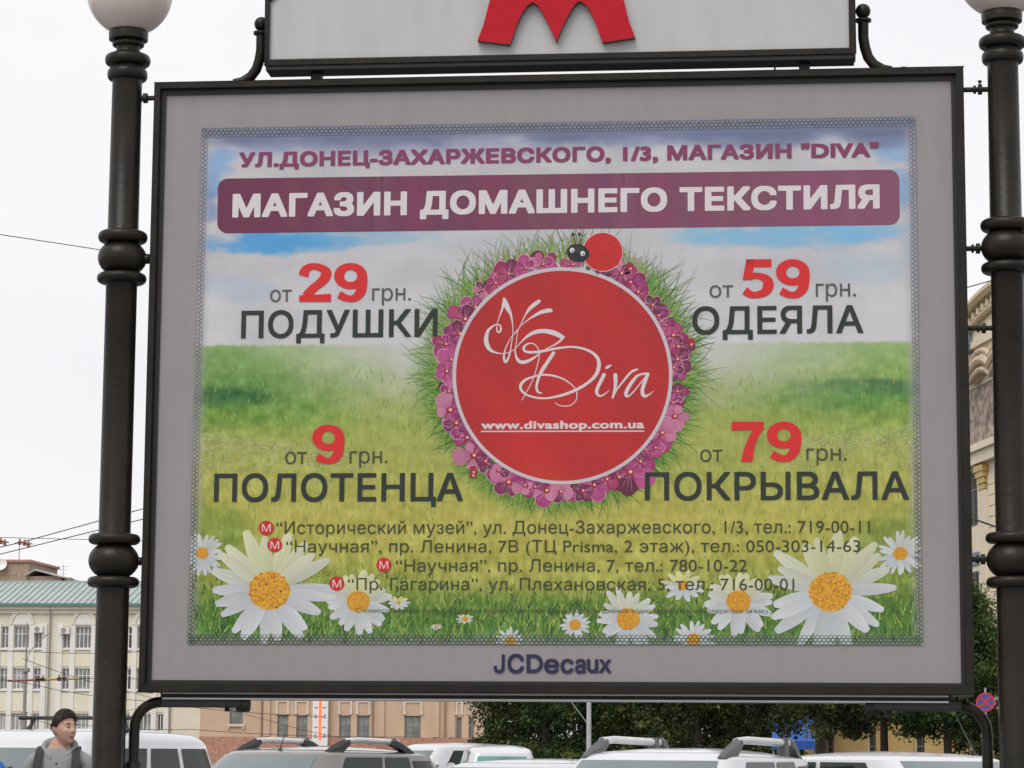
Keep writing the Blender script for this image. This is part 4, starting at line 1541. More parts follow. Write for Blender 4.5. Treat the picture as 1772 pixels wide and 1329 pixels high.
# thermometer on that wall
M_TH = mat('white_enamel', (0.8, 0.79, 0.78), .4, var=.03)
xt0, xt1 = at(543, 1250, YT).x, at(569.5, 1250, YT).x
th = empty('street_thermometer', ((xt0 + xt1) / 2, YT - .5, 0))
tag(th, 'tall white street thermometer with glowing red column on the tan facade', 'thermometer')
hw = (xt1 - xt0) / 2
q = MB()
z0t, z1t = zT(1291), 13.5
q.box(-hw, hw, -.12, .3, z0t, z1t)
q.build('scale_board', M_TH, th, bevel=.02)
q = MB()
q.box(-.10, .10, -.19, -.125, z0t + .5, 10.5)
q.build('light_column', mat('red_light_strip', (0.8, .12, .05), .5, emit=(1.0, 0.16, 0.06, 0.9)), th, bevel=.02)
q = MB()
k = 0
zz = zT(1276)
while zz < z1t - .4:
    for s_ in (-1, 1):
        q.box(min(s_ * .18, s_ * .46), max(s_ * .18, s_ * .46), -.135, -.124, zz - .035, zz + .035)
    if k % 2 == 0:
        for s_ in (-1, 1):
            q.box(s_ * .36 - .05, s_ * .36 + .05, -.135, -.124, zz + .08, zz + .25)
    zz += (zT(1266) - zT(1283))
    k += 1
q.build('scale_marks', mat('blue_grey_marks', (0.14, .15, .26), .6), th)

# ---- ornate museum facade receding on the right
def cam_ground(lat, dep):
    """a point lat metres right of and dep metres ahead of the photographer, on the ground"""
    f2 = Vector((-math.sin(YAW), math.cos(YAW), 0))
    return Vector((CX, CY, 0)) + _r0 * lat + f2 * dep


gA = cam_ground(19.9 + 0.1014 * 30, 80)         # near end
gB = cam_ground(19.9 - 0.1014 * 62, 172)        # far end
dv = (gB - gA)
LM = dv.length
dv.normalize()
# local +x runs from the far end to the near end so that local -y faces the street
rzM = math.atan2(-dv.y, -dv.x)
rM = empty('ornate_building', (gB.x, gB.y, 0), rzM)
tag(rM, 'ornate beige corner building with relief frieze and curved gable beside the right lamp post', 'building')
nrm = Vector((math.sin(rzM), -math.cos(rzM), 0))


def fm(px, py):
    """(u, z) on that facade seen at a photo position"""
    d = _fw + RIGHT * ((px - 886) / FPX) - UP * ((py - 664.5) / FPX)
    t = (gB - CAMP).dot(nrm) / d.dot(nrm)
    p = CAMP + d * t
    return (p - gB).dot(Vector((math.cos(rzM), math.sin(rzM), 0))), p.z


M_BEIGE = mat('beige_stone', (0.80, 0.70, 0.53), 0.85, var=0.08, scale=.5)
M_OCHRE = mat('ochre_render', (0.62, 0.42, 0.16), 0.85, var=0.08, scale=.6)
M_GREYBROWN = mat('grey_brown_relief', (0.34, 0.27, 0.22), 0.85, var=0.65, scale=3.2, bump=1.0, bscale=6)
M_GOLD = mat('ochre_gilding', (0.55, 0.38, 0.12), .5, var=.2)
M_BLUEG = mat('slate_blue_paint', (0.16, 0.22, 0.26), .6, var=.15)
u0g, z1g = fm(1676, 545)
u1g, z2g = fm(1723, 526)
uL, zL = fm(1700, 790)
HM = fm(1700, 600)[1]
FM = Facade(rM, LM, HM, 18)
mw = []
uc0 = fm(1683, 860)[0]
PITCH_M = 4.6
n_lo = int(uc0 // PITCH_M)
for k in range(-n_lo, int((LM - uc0) / PITCH_M) + 1):
    uc = uc0 + k * PITCH_M
    if uc < 1.2 or uc > LM - 1.2:
        continue
    for za, zb in ((fm(1683, 1085)[1], fm(1683, 990)[1]), (fm(1683, 912)[1], fm(1683, 815)[1])):
        if za > 3.9:
            FM.hole(uc - .75, uc + .75, za, zb)
            mw.append((uc - .75, uc + .75, za, zb))
    if abs(k) % 2 == 0:
        FM.hole(uc - 1.0, uc + 1.0, .05, 2.9)
        mw.append((uc - 1.0, uc + 1.0, .05, 2.9))
FM.wall(M_BEIGE, reveal=.12)
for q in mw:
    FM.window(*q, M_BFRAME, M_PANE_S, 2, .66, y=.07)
zc1 = fm(1700, 783)[1]
zc2 = fm(1700, 668)[1]
bx = [(0, LM, -.35, -.004, zc1 - .5, zc1), (0, LM, -.5, -.006, zc1 + .005, zc1 + .3), (0, LM, -.3, -.004, 3.35, 3.7)]
FM.trim('mouldings', M_BEIGE, bx)
FM.trim('ground_storey', M_OCHRE, [(a, b, -.12, -.005, 0.9, 3.3) for a, b in zip([0] + [q[1] + .02 for q in sorted(mw) if q[3] < 3], [q[0] - .02 for q in sorted(mw) if q[3] < 3] + [LM]) if b > a])
FM.trim('frieze', M_GREYBROWN, [(0, LM, -.1, -.004, zc1 + .31, zc2)])
pil, cap_ = [], []
for k in range(-n_lo - 1, int((LM - uc0) / PITCH_M) + 2):
    uc = uc0 + (k + .5) * PITCH_M - .45
    if .6 < uc < LM - .6:
        pil.append((uc - .42, uc + .42, -.12, -.003, 3.75, zc1 - 1.6))
        for j in range(int((zc1 - .7 - 3.8) / .45)):
            pil.append((uc + .62, uc + 1.5, -.05, -.003, 3.8 + j * .45, 4.2 + j * .45))
        for j in range(4):
            cap_.append((uc - .46 - .07 * j, uc + .46 + .07 * j, -.15 - .05 * j, -.002, zc1 - 1.59 + .25 * j, zc1 - 1.339 + .25 * j))
        FM.trim('capital', M_GOLD, cap_)
        cap_ = []
FM.trim('pilasters', M_BEIGE, pil)
blu = [(q[0] - .1, q[1] + .2, -.05, -.003, q[3] + .25, q[3] + .8) for q in mw if q[2] > 6]
for q in blu:
    FM.trim('panel', M_BLUEG, [q])
# wavy scroll cornice over the frieze
q = MB()
pts = []
for k in range(0, int(LM / .35)):
    u_ = k * .35
    pts.append((u_, -.45, zc2 + .5 + .42 * abs(math.sin(u_ * 1.05)) ** .7))
for dz, r_ in ((0, .22), (-.42, .14), (.38, .12)):
    q.tube([(a, b, c + dz) for a, b, c in pts], r_, 8)
q.build('scroll_cornice', mat('brown_scrollwork', (0.58, 0.46, 0.32), .8, var=.2), rM, smooth=True)
q = MB()
q.box(0, LM, -.12, -.005, zc2 + .02, HM)
q.build('attic_band', M_BEIGE, rM)
# curved gable
q = MB()
uga = fm(1668, 545)[0]
ugb = uga + 14
prof = []
zg0 = fm(1676, 560)[1]
zg1 = fm(1722, 527)[1] + .6
for k in range(25):
    t = k / 24
    prof.append((uga - 1.5 + (ugb - uga + 3) * t, HM + .3 + (zg1 - HM - .3) * math.sin(PI * min(1, max(0, t))) ** .55))
q.prism([(uga - 1.5, HM + .02)] + prof + [(ugb + 1.5, HM + .02)], -.2, 6)
q.build('gable', M_BEIGE, rM)
q = MB()
q.tube([(a, -.35, b) for a, b in prof], .3, 8)
q.tube([(a, -.28, b - .75) for a, b in prof], .16, 8)
q.build('gable_moulding', mat('ochre_stone', (0.55, 0.44, 0.26), .85), rM, smooth=True)
q = MB()
for a, b in prof[2:-2]:
    q.box(a - .12, a + .12, -.42, -.21, b - .6, b - .32)
q.build('dentils', M_BEIGE, rM)
q = MB()
q.lathe([(.02, 0), (.35, .02), (.5, .4), (.4, .9), (.15, 1.25), (.01, 1.3)], n=14)
o = q.build('urn', M_BLUEG, rM, smooth=True)
o.location = (fm(1686, 610)[0], -.35, fm(1686, 612)[1])
q = MB()
q.box(-.3, LM + .3, -.3, 18, HM + .004, HM + .3)
q.build('roof_edge', M_BEIGE, rM)

# shop awning behind the trees
pa = at(1374, 1283, 70)
aw = empty('shop_awning', (pa.x, 70, 0))
tag(aw, 'bright blue shop awning half hidden behind the trees', 'awning')
q = MB()
q.rings([[(-.7, -1.0, 1.7), (.7, -1.0, 1.7), (.7, -1.0, 1.95), (-.7, -1.0, 1.95)], [(-.55, 0, 2.3), (.55, 0, 2.3), (.55, 0, 2.7), (-.55, 0, 2.7)]])
q.build('canopy', mat('blue_awning_cloth', (0.012, 0.08, 0.32), .6, var=.15), aw)
for sx in (-.62, .62):
    q = MB()
    q.tube([(sx, -.9, 0), (sx, -.9, 1.78)], .03, 8)
    q.build('pole', M_PIPE, aw, smooth=True)

# ------------------------------------------------------------------ trees
def leaf_material():
    m = bpy.data.materials.new('lime_tree_leaves')
    m.use_nodes = True
    t = m.node_tree
    b = t.nodes['Principled BSDF']
    tcn = t.nodes.new('ShaderNodeTexCoord')
    n = t.nodes.new('ShaderNodeTexNoise')
    n.inputs['Scale'].default_value = 1.1
    n.inputs['Detail'].default_value = 5
    t.links.new(tcn.outputs['Object'], n.inputs['Vector'])
    r = t.nodes.new('ShaderNodeValToRGB')
    e = r.color_ramp.elements
    e[0].position, e[0].color = .35, (.012, .022, .008, 1)
    e[1].position, e[1].color = .70, (.17, .19, .045, 1)  # besides leaf hues, lit clumps and deep shade are painted in by noise
    k = e.new(.52)
    k.color = (.036, .058, .015, 1)
    t.links.new(n.outputs['Fac'], r.inputs['Fac'])
    oi = t.nodes.new('ShaderNodeObjectInfo')
    hs = t.nodes.new('ShaderNodeHueSaturation')
    m1 = t.nodes.new('ShaderNodeMapRange')
    m1.inputs['To Min'].default_value = .475
    m1.inputs['To Max'].default_value = .52
    m2 = t.nodes.new('ShaderNodeMapRange')
    m2.inputs['To Min'].default_value = 1.0
    m2.inputs['To Max'].default_value = 1.8
    t.links.new(oi.outputs['Random'], m1.inputs['Value'])
    t.links.new(oi.outputs['Random'], m2.inputs['Value'])
    t.links.new(m1.outputs['Result'], hs.inputs['Hue'])
    t.links.new(m2.outputs['Result'], hs.inputs['Value'])
    t.links.new(r.outputs['Color'], hs.inputs['Color'])
    r = hs
    t.links.new(r.outputs['Color'], b.inputs['Base Color'])
    b.inputs['Roughness'].default_value = .5
    b.inputs['Specular IOR Level'].default_value = .3
    tr = t.nodes.new('ShaderNodeBsdfTranslucent')
    t.links.new(r.outputs['Color'], tr.inputs['Color'])
    ad = t.nodes.new('ShaderNodeMixShader')
    ad.inputs['Fac'].default_value = .22
    t.links.new(b.outputs['BSDF'], ad.inputs[1])
    t.links.new(tr.outputs['BSDF'], ad.inputs[2])
    t.links.new(ad.outputs['Shader'], t.nodes['Material Output'].inputs['Surface'])
    return m


M_LEAF = leaf_material()
M_BARK = mat('dark_bark', (0.06, 0.048, 0.038), .9, var=.3, scale=6, bump=.6, bscale=14)


def make_tree(seed, h=8.5, r=3.0, base=1.9, leaves=30000, lean=0.0):
    R = random.Random(seed)
    root = empty('street_tree', (0, 0, 0))
    m = MB()
    zt = base + 1.0
    m.tube([(0, 0, -.05), (.03 * R.uniform(-1, 1), .02, base * .5), (lean * .5, 0, base), (lean, .05, zt), (lean * 1.2, .1, h * .62), (lean * 1.1, 0, h * .86)], [.2, .16, .145, .13, .08, .02], 9)
    ends = []
    for k in range(13):
        a = k * 2.399 + R.uniform(-.3, .3)
        z0 = base + (h * .72 - base) * (k / 12) ** .9
        ln = r * R.uniform(.55, .9) * (1 - .45 * (k / 12) ** 2)
        p0 = Vector((lean, 0, z0))
        p1 = p0 + Vector((math.cos(a) * ln * .5, math.sin(a) * ln * .5, ln * .28))
        p2 = p0 + Vector((math.cos(a) * ln, math.sin(a) * ln, ln * R.uniform(.2, .6)))
        m.tube([p0, p1, p2], [.06, .045, .015], 6)
        for q in range(2):
            b = a + R.uniform(-.9, .9)
            p3 = p1 + Vector((math.cos(b) * ln * .45, math.sin(b) * ln * .45, ln * R.uniform(-.05, .4)))
            m.tube([p1, p3], [.03, .01], 5)
            ends.append(p3)
        ends.append(p2)
        ends.append(p1)
    m.build('trunk', M_BARK, root, smooth=True, angle=60)
    # clumps
    cl = []
    zc, rz = (base + .2 + h) / 2, (h - base - .2) / 2
    for e in ends:
        cl.append((e, R.uniform(.5, .95)))
    while len(cl) < 150:
        a, b, c = R.gauss(0, 1), R.gauss(0, 1), R.gauss(0, 1)
        l_ = math.sqrt(a * a + b * b + c * c)
        rr_ = R.uniform(.55, .98)
        f = 1.0 - .22 * max(0, c / l_)
        wob = 1 + .16 * math.sin(3 * math.atan2(b, a) + seed) + .1 * math.sin(5 * c / l_ + seed * 2)
        cl.append((Vector((lean + a / l_ * r * rr_ * f * wob, b / l_ * r * rr_ * f * wob, zc + c / l_ * rz * rr_)), R.uniform(.35, .8)))
    for k in range(26):      # drooping skirt
        a = R.uniform(0, 2 * PI)
        cl.append((Vector((lean + math.cos(a) * r * R.uniform(.4, .85), math.sin(a) * r * R.uniform(.4, .85), base + R.uniform(-.7, .25))), R.uniform(.35, .6)))
    vs, fs = [], []
    for k in range(leaves):
        c, s_ = cl[R.randrange(len(cl))]
        d = Vector((R.gauss(0, 1), R.gauss(0, 1), R.gauss(0, 1))).normalized() * s_ * R.random() ** .45
        p = c + d
        nd = (d.normalized() + Vector((R.uniform(-.8, .8), R.uniform(-.8, .8), R.uniform(-.2, 1.0)))).normalized()
        u_ = nd.orthogonal().normalized()
        v_ = nd.cross(u_)
        a = R.uniform(0, 2 * PI)
        u2 = u_ * math.cos(a) + v_ * math.sin(a)
        v2 = nd.cross(u2)
        sz = R.uniform(.05, .095)
        i = len(vs)
        vs += [tuple(p - u2 * sz), tuple(p + v2 * sz * .62 + nd * .02), tuple(p + u2 * sz), tuple(p - v2 * sz * .62 + nd * .02)]
        fs.append((i, i + 1, i + 2, i + 3))
    me = bpy.data.meshes.new('crown')
    me.from_pydata(vs, [], fs)
    me.materials.append(M_LEAF)
    o = bpy.data.objects.new('crown', me)
    COL.objects.link(o)
    o.parent = root
    return root


protos = [make_tree(3, 8.6, 3.2, 1.5), make_tree(8, 8.6, 2.6, 3.2), make_tree(15, 8.9, 2.9, 1.6, lean=.25)]
used = set()
GT = 'street trees in front of the museum street'
for px, Y, k, sc, rz, lab in (
        (945, 78, 0, 1.0, .3, 'dense dark green tree at the tan building edge, nearest the white minivan'),
        (1092, 84, 2, 1.05, 1.9, 'dark leafy tree directly right of the grey lamp mast'),
        (1205, 76, 0, 1.0, 4.0, 'full green tree above the roof rails of the white car'),
        (1315, 84, 2, 1.0, 2.5, 'dark tree touching the left edge of the blue awning'),
        (1421, 60, 1, .88, .9, 'tree with bare dark trunk just right of the blue awning'),
        (1530, 88, 1, .96, 2.9, 'tree with drooping lower boughs over the ochre ground storey'),
        (1640, 84, 1, .95, 5.1, 'dark tree beneath the right billboard bracket'),
        (1706, 92, 0, .80, 4.4, 'smaller green tree showing between board edge and right lamp post'),
        (1810, 94, 2, .9, 1.2, 'tree standing beyond the right lamp post'),
        (905, 118, 2, 1.1, 2.2, 'farther tree behind the dense one at the tan building edge'),
        (1020, 122, 0, 1.1, 3.3, 'farther tree straight behind the grey lamp mast'),
        (1150, 116, 2, 1.1, 5.0, 'farther tree filling the gap between the mast tree and the full green tree'),
        (1268, 120, 0, 1.1, .4, 'farther tree behind the gap left of the blue awning'),
        (1345, 128, 1, 1.1, 1.4, 'farthest tree, half covered by the blue awning')):
    p = at(px, 1297, Y)
    o = protos[k] if k not in used else copy_tree(protos[k])
    used.add(k)
    o.location = (p.x, Y, 0)
    o.rotation_euler = (0, 0, rz)
    o.scale = (sc, sc, sc)
    tag(o, lab, 'tree', GT)

# clipped hedge that closes the view under the crowns
hA, hB = at(838, 1297, 136), at(1440, 1297, 136)
hg = empty('hedge', (hA.x, 136, 0))
tag(hg, 'long dark hedge closing the view under the tree crowns', 'hedge')
R = random.Random(77)
vs, fs = [], []
for k in range(26000):
    u_ = R.uniform(0, hB.x - hA.x)
    top_ = 3.0 + .5 * math.sin(u_ * .9) + .35 * math.sin(u_ * 2.3 + 1)
    z = top_ * R.random() ** .6
    p = Vector((u_, R.uniform(-.7, .7), z))
    nd = Vector((R.gauss(0, 1), R.gauss(-.6, 1), R.gauss(.3, 1))).normalized()
    a_ = nd.orthogonal().normalized()
    b_ = nd.cross(a_)
    sz = R.uniform(.07, .13)
    i = len(vs)
    vs += [tuple(p - a_ * sz), tuple(p + b_ * sz * .6), tuple(p + a_ * sz), tuple(p - b_ * sz * .6)]
    fs.append((i, i + 1, i + 2, i + 3))
me = bpy.data.meshes.new('foliage')
me.from_pydata(vs, [], fs)
me.materials.append(M_LEAF)
o = bpy.data.objects.new('foliage', me)
COL.objects.link(o)
o.parent = hg
q = MB()
for k in range(int((hB.x - hA.x) / .8)):
    q.tube([(k * .8 + .2, 0, 0), (k * .8 + .3, .05, 1.2), (k * .8 + .1, 0, 2.3)], [.04, .03, .012], 5)
q.build('stems', M_BARK, hg)

# ------------------------------------------------------------------ poles, signs, wires
M_GALV = mat('galvanised_steel', (0.38, 0.39, 0.40), .5, var=.12)
M_MAST = mat('grey_concrete_mast', (0.30, 0.28, 0.26), .8, var=.15)
p = at(1019, 1297, 66)
t = empty('lamp_mast', (p.x, 66, 0))
tag(t, 'thin grey steel lamp mast in front of the dark trees', 'lamp mast')
q = MB()
q.tube([(0, 0, 0), (0, 0, 1.2), (0, 0, 1.25), (0, 0, 8.5)], [.1, .1, .075, .05], 12)
q.build('pole', M_GALV, t, smooth=True)
q = MB()
q.tube([(0, 0, 7.4), (-.5, 0, 8.1), (-1.3, 0, 8.5)], .03, 8)
q.tube([(0, 0, 2.35), (-.5, 0.1, 3.0), (-.75, .1, 3.6)], .012, 6)
q.build('arm', M_GALV, t, smooth=True)
q = MB()
q.rings([[(-1.9, -.12, 8.5), (-1.9, .12, 8.5), (-1.9, .12, 8.6), (-1.9, -.12, 8.6)], [(-1.25, -.1, 8.46), (-1.25, .1, 8.46), (-1.25, .1, 8.6), (-1.25, -.1, 8.6)]])
q.build('lamp_head', M_GALV, t, bevel=.02)

YP = 100.0
p = at(40, 1297, YP)
t = empty('trolley_pole', (p.x, YP, 0))
tag(t, 'grey stepped trolley wire mast in front of the cream office', 'mast')
q = MB()
zz = lambda y, Y=YP, x=40: at(x, y, Y).z
q.tube([(0, 0, 0), (0, 0, zz(1232)), (0, 0, zz(1231)), (0, 0, zz(1160)), (0, 0, zz(1159)), (0, 0, zz(1078))], [.13, .12, .075, .07, .04, .03], 10)
q.build('pole', M_MAST, t, smooth=True)
q = MB()
q.tube([(0, 0, zz(1150)), (.15, 0, zz(1128)), (.5, 0, zz(1110)), (1.05, 0, zz(1094))], .022, 8)
q.build('arm', M_PIPE, t, smooth=True)
q = MB()
q.box(-.16, .16, -.12, .12, zz(1163), zz(1156))
q.build('junction_box', M_PIPE, t, bevel=.02)

M_INS = [mat('rust_red_insulator', (0.30, 0.10, 0.06), .6), mat('ochre_insulator', (0.45, 0.32, 0.08), .6), mat('dark_brown_insulator', (0.10, 0.06, 0.05), .6)]
YW = 92.0
a = at(14, 1178, YW)
t = empty('line_insulator', tuple(a))
tag(t, 'long red and yellow trolley wire insulator bar hanging before the cream office', 'insulator')
sp = at(137, 1174, YW) - a
q = MB()
q.tube([(0, 0, 0), tuple(sp * .46)], .045, 8)
q.build('red_bar', M_INS[0], t, smooth=True)
q = MB()
q.tube([tuple(sp * .5), tuple(sp)], .045, 8)
q.build('yellow_bar', M_INS[1], t, smooth=True)
for f_ in (.42, .49, .72, .79):
    q = MB()
    c = sp * f_
    q.lathe([(.03, -.08), (.11, -.05), (.06, 0), (.12, .04), (.03, .1), (.03, .18)], c=(c.x, c.y, c.z), n=10)
    q.build('clamp', M_INS[2], t, smooth=True)
for lab, px, py in (('rust brown wire insulator cluster hanging left of the lamp post', 41, 940), ('rust brown wire insulator cut by the left photo edge', 0, 937)):
    c = at(px, py, 46)
    t = empty('wire_insulator', tuple(c))
    tag(t, lab, 'insulator', 'insulators on the overhead wires')
    for dx, dz, r_ in ((-.09, .02, .05), (.02, .0, .06), (.11, -.03, .045)):
        q = MB()
        q.lathe([(.01, -.06), (r_, -.04), (r_ * .55, -.015), (r_, .01), (r_ * .5, .03), (.02, .07), (.005, .09)], c=(dx, 0, dz), n=12)
        q.build('bell', M_INS[0] if dx else M_INS[2], t, smooth=True)
    q = MB()
    q.tube([(-.2, 0, .0), (0, 0, .02), (.2, 0, -.02)], .014, 6)
    q.build('hanger', M_INS[2], t, smooth=True)

M_WIRE = mat('dark_wire', (0.06, 0.06, 0.065), .6)


def wire(lab, pts, r=.012, sag=0.0):
    P_ = [at(*q) for q in pts]
    # the runs go on past the picture to supports out of sight
    if pts[0][1] < 1235 and pts[0][0] <= -200:
        P_[0] = P_[0] + (P_[0] - P_[1]).normalized() * 45
    full = []
    for k in range(len(P_) - 1):
        for j in range(12):
            t = j / 12
            v = P_[k].lerp(P_[k + 1], t)
            full.append(v + Vector((0, 0, -sag * 4 * t * (1 - t))))
    full.append(P_[-1])
    q = MB()
    q.tube(full, r, 6)
    tag(q.build('overhead_wire', M_WIRE, smooth=True), lab, 'wire', 'trolley and cable wires over the square')


wire('single thin wire high in the sky left of the upper post ball', [(-300, 360, 44), (172, 432, 46), (800, 520, 48)], .010)
wire('upper of two wires rising steeply behind the left lamp post', [(-200, 1012, 46), (0, 947, 46), (42, 937, 46), (249, 880, 46), (600, 780, 46)], .011)
wire('lower of two wires rising behind the left lamp post', [(-200, 1010, 47), (0, 959, 47), (249, 898, 47), (600, 815, 47)], .011)
wire('nearly level thin wire just above the green roof', [(-200, 928, 60), (0, 930, 60), (249, 936, 60), (620, 944, 60)], .009)
wire('dark wire crossing the sky between board and right lamp post', [(1200, 610, 50), (1675, 497, 50), (1717, 485, 50), (2100, 380, 50)], .013)
wire('pale slack cable crossing the ornate facade pilaster', [(1500, 826, 70), (1676, 895, 70), (1727, 913, 70), (1900, 985, 70)], .03)
wire('thin wire across the upper office windows', [(-200, 1120, 90), (60, 1128, 90), (350, 1118, 90), (600, 1090, 90)], .012, .15)
wire('thin wire below the upper office windows', [(-200, 1140, 90), (46, 1182, 92), (240, 1212, 90), (560, 1240, 90)], .012, .1)
wire('thin wire level with the insulator bar', [(-300, 1184, 92), (14, 1178, 92), (137, 1174, 92), (460, 1176, 92), (800, 1180, 92)], .014)
wire('wire running from the trolley mast down past the ground floor windows', [(40, 1230, 100), (120, 1252, 98), (330, 1262, 96), (700, 1275, 96)], .012, .1)
wire('wire between the trolley mast and the tan building corner', [(40, 1140, 100), (200, 1190, 130), (345, 1225, 188)], .016, .1)
wire('low wire crossing the trolley mast and the ground storey', [(-200, 1222, 95), (40, 1240, 100), (90, 1254, 100), (240, 1226, 110), (420, 1190, 120)], .012)
wire('wire sloping across the tan facade', [(345, 1215, 150), (520, 1262, 150), (830, 1330, 150)], .016)

# no-stopping sign
YS = 64.0
c = at(1705.5, 1215, YS)
t = empty('no_stopping_sign', (c.x, YS, 0))
tag(t, 'round blue no stopping sign with red rim and crossed red bars', 'road sign')
q = MB()
q.tube([(0, .04, 0), (0, .04, c.z + .4)], .03, 8)
q.build('pole', M_GALV, t, smooth=True)
q = MB()
R_ = .26
q.tube([(0, -.0, c.z), (0, .012, c.z)], R_, 40)
q.build('disc', mat('sign_blue', (0.03, 0.11, 0.42), .5, var=.08), t)
q = MB()
q.rings([[(r_ * math.cos(2 * PI * k / 40), y, c.z + r_ * math.sin(2 * PI * k / 40)) for r_, y in ((R_ * .8, -.006), (R_ * 1.02, -.006), (R_ * 1.02, .014), (R_ * .8, -.001))] for k in range(41)], close=True, cap=False)
q.build('rim', mat('sign_red', (0.55, 0.04, 0.05), .5, var=.08), t)
q = MB()
for s_ in (-1, 1):
    l_ = R_ * .8
    hw_ = .035
    d_ = Vector((math.cos(PI / 4), s_ * math.sin(PI / 4)))
    n_2 = Vector((-d_.y, d_.x)) * hw_
    y0 = -.006 - (.003 if s_ > 0 else 0)
    q.prism([(d_.x * l_ * e1 + n_2.x * e2, c.z + d_.y * l_ * e1 + n_2.y * e2) for e1, e2 in ((-1, -1), (1, -1), (1, 1), (-1, 1))], y0, -.0015)
q.build('cross_bars', MATS['sign_red'], t)

# ------------------------------------------------------------------ vehicles
M_WHITE = mat('white_car_paint', (0.62, 0.63, 0.65), .25, var=.015, coat=.8)
M_SILVER = mat('warm_silver_paint', (0.21, 0.195, 0.18), .3, metal=.35, var=.03, coat=.8)
M_GREYW = mat('grey_white_paint', (0.55, 0.56, 0.58), .3, var=.02, coat=.8)
M_BLKP = mat('black_plastic', (0.022, 0.022, 0.023), .5, var=.15)
M_CGLASS = mat('car_glass', (0.012, 0.018, 0.017), .08, var=.4, scale=2, spec=.35)
M_WSCREEN = mat('windscreen_glass', (0.13, 0.165, 0.165), .08, var=.2, scale=1.4, spec=.7, coat=.6)
M_TEAL = mat('tinted_rear_glass', (0.12, 0.30, 0.27), .08, var=.2, scale=2, spec=.7)
M_TYRE = mat('tyre_rubber', (0.02, 0.02, 0.02), .85)
M_RIM = mat('alloy_rim', (0.5, .5, .5), .3, metal=.7)
M_RAIL = mat('silver_rail', (0.62, .62, .62), .35, metal=.3)
M_LAMP = mat('headlamp_glass', (0.6, .62, .65), .1, coat=1)
M_TAIL = mat('red_tail_lamp', (0.4, .01, .015), .2, coat=1)


def interp(tab, z):
    for (a, va), (b, vb) in zip(tab[:-1], tab[1:]):
        if a <= z <= b:
            t = (z - a) / (b - a)
            return va + (vb - va) * t
    return tab[-1][1] if z > tab[-1][0] else tab[0][1]


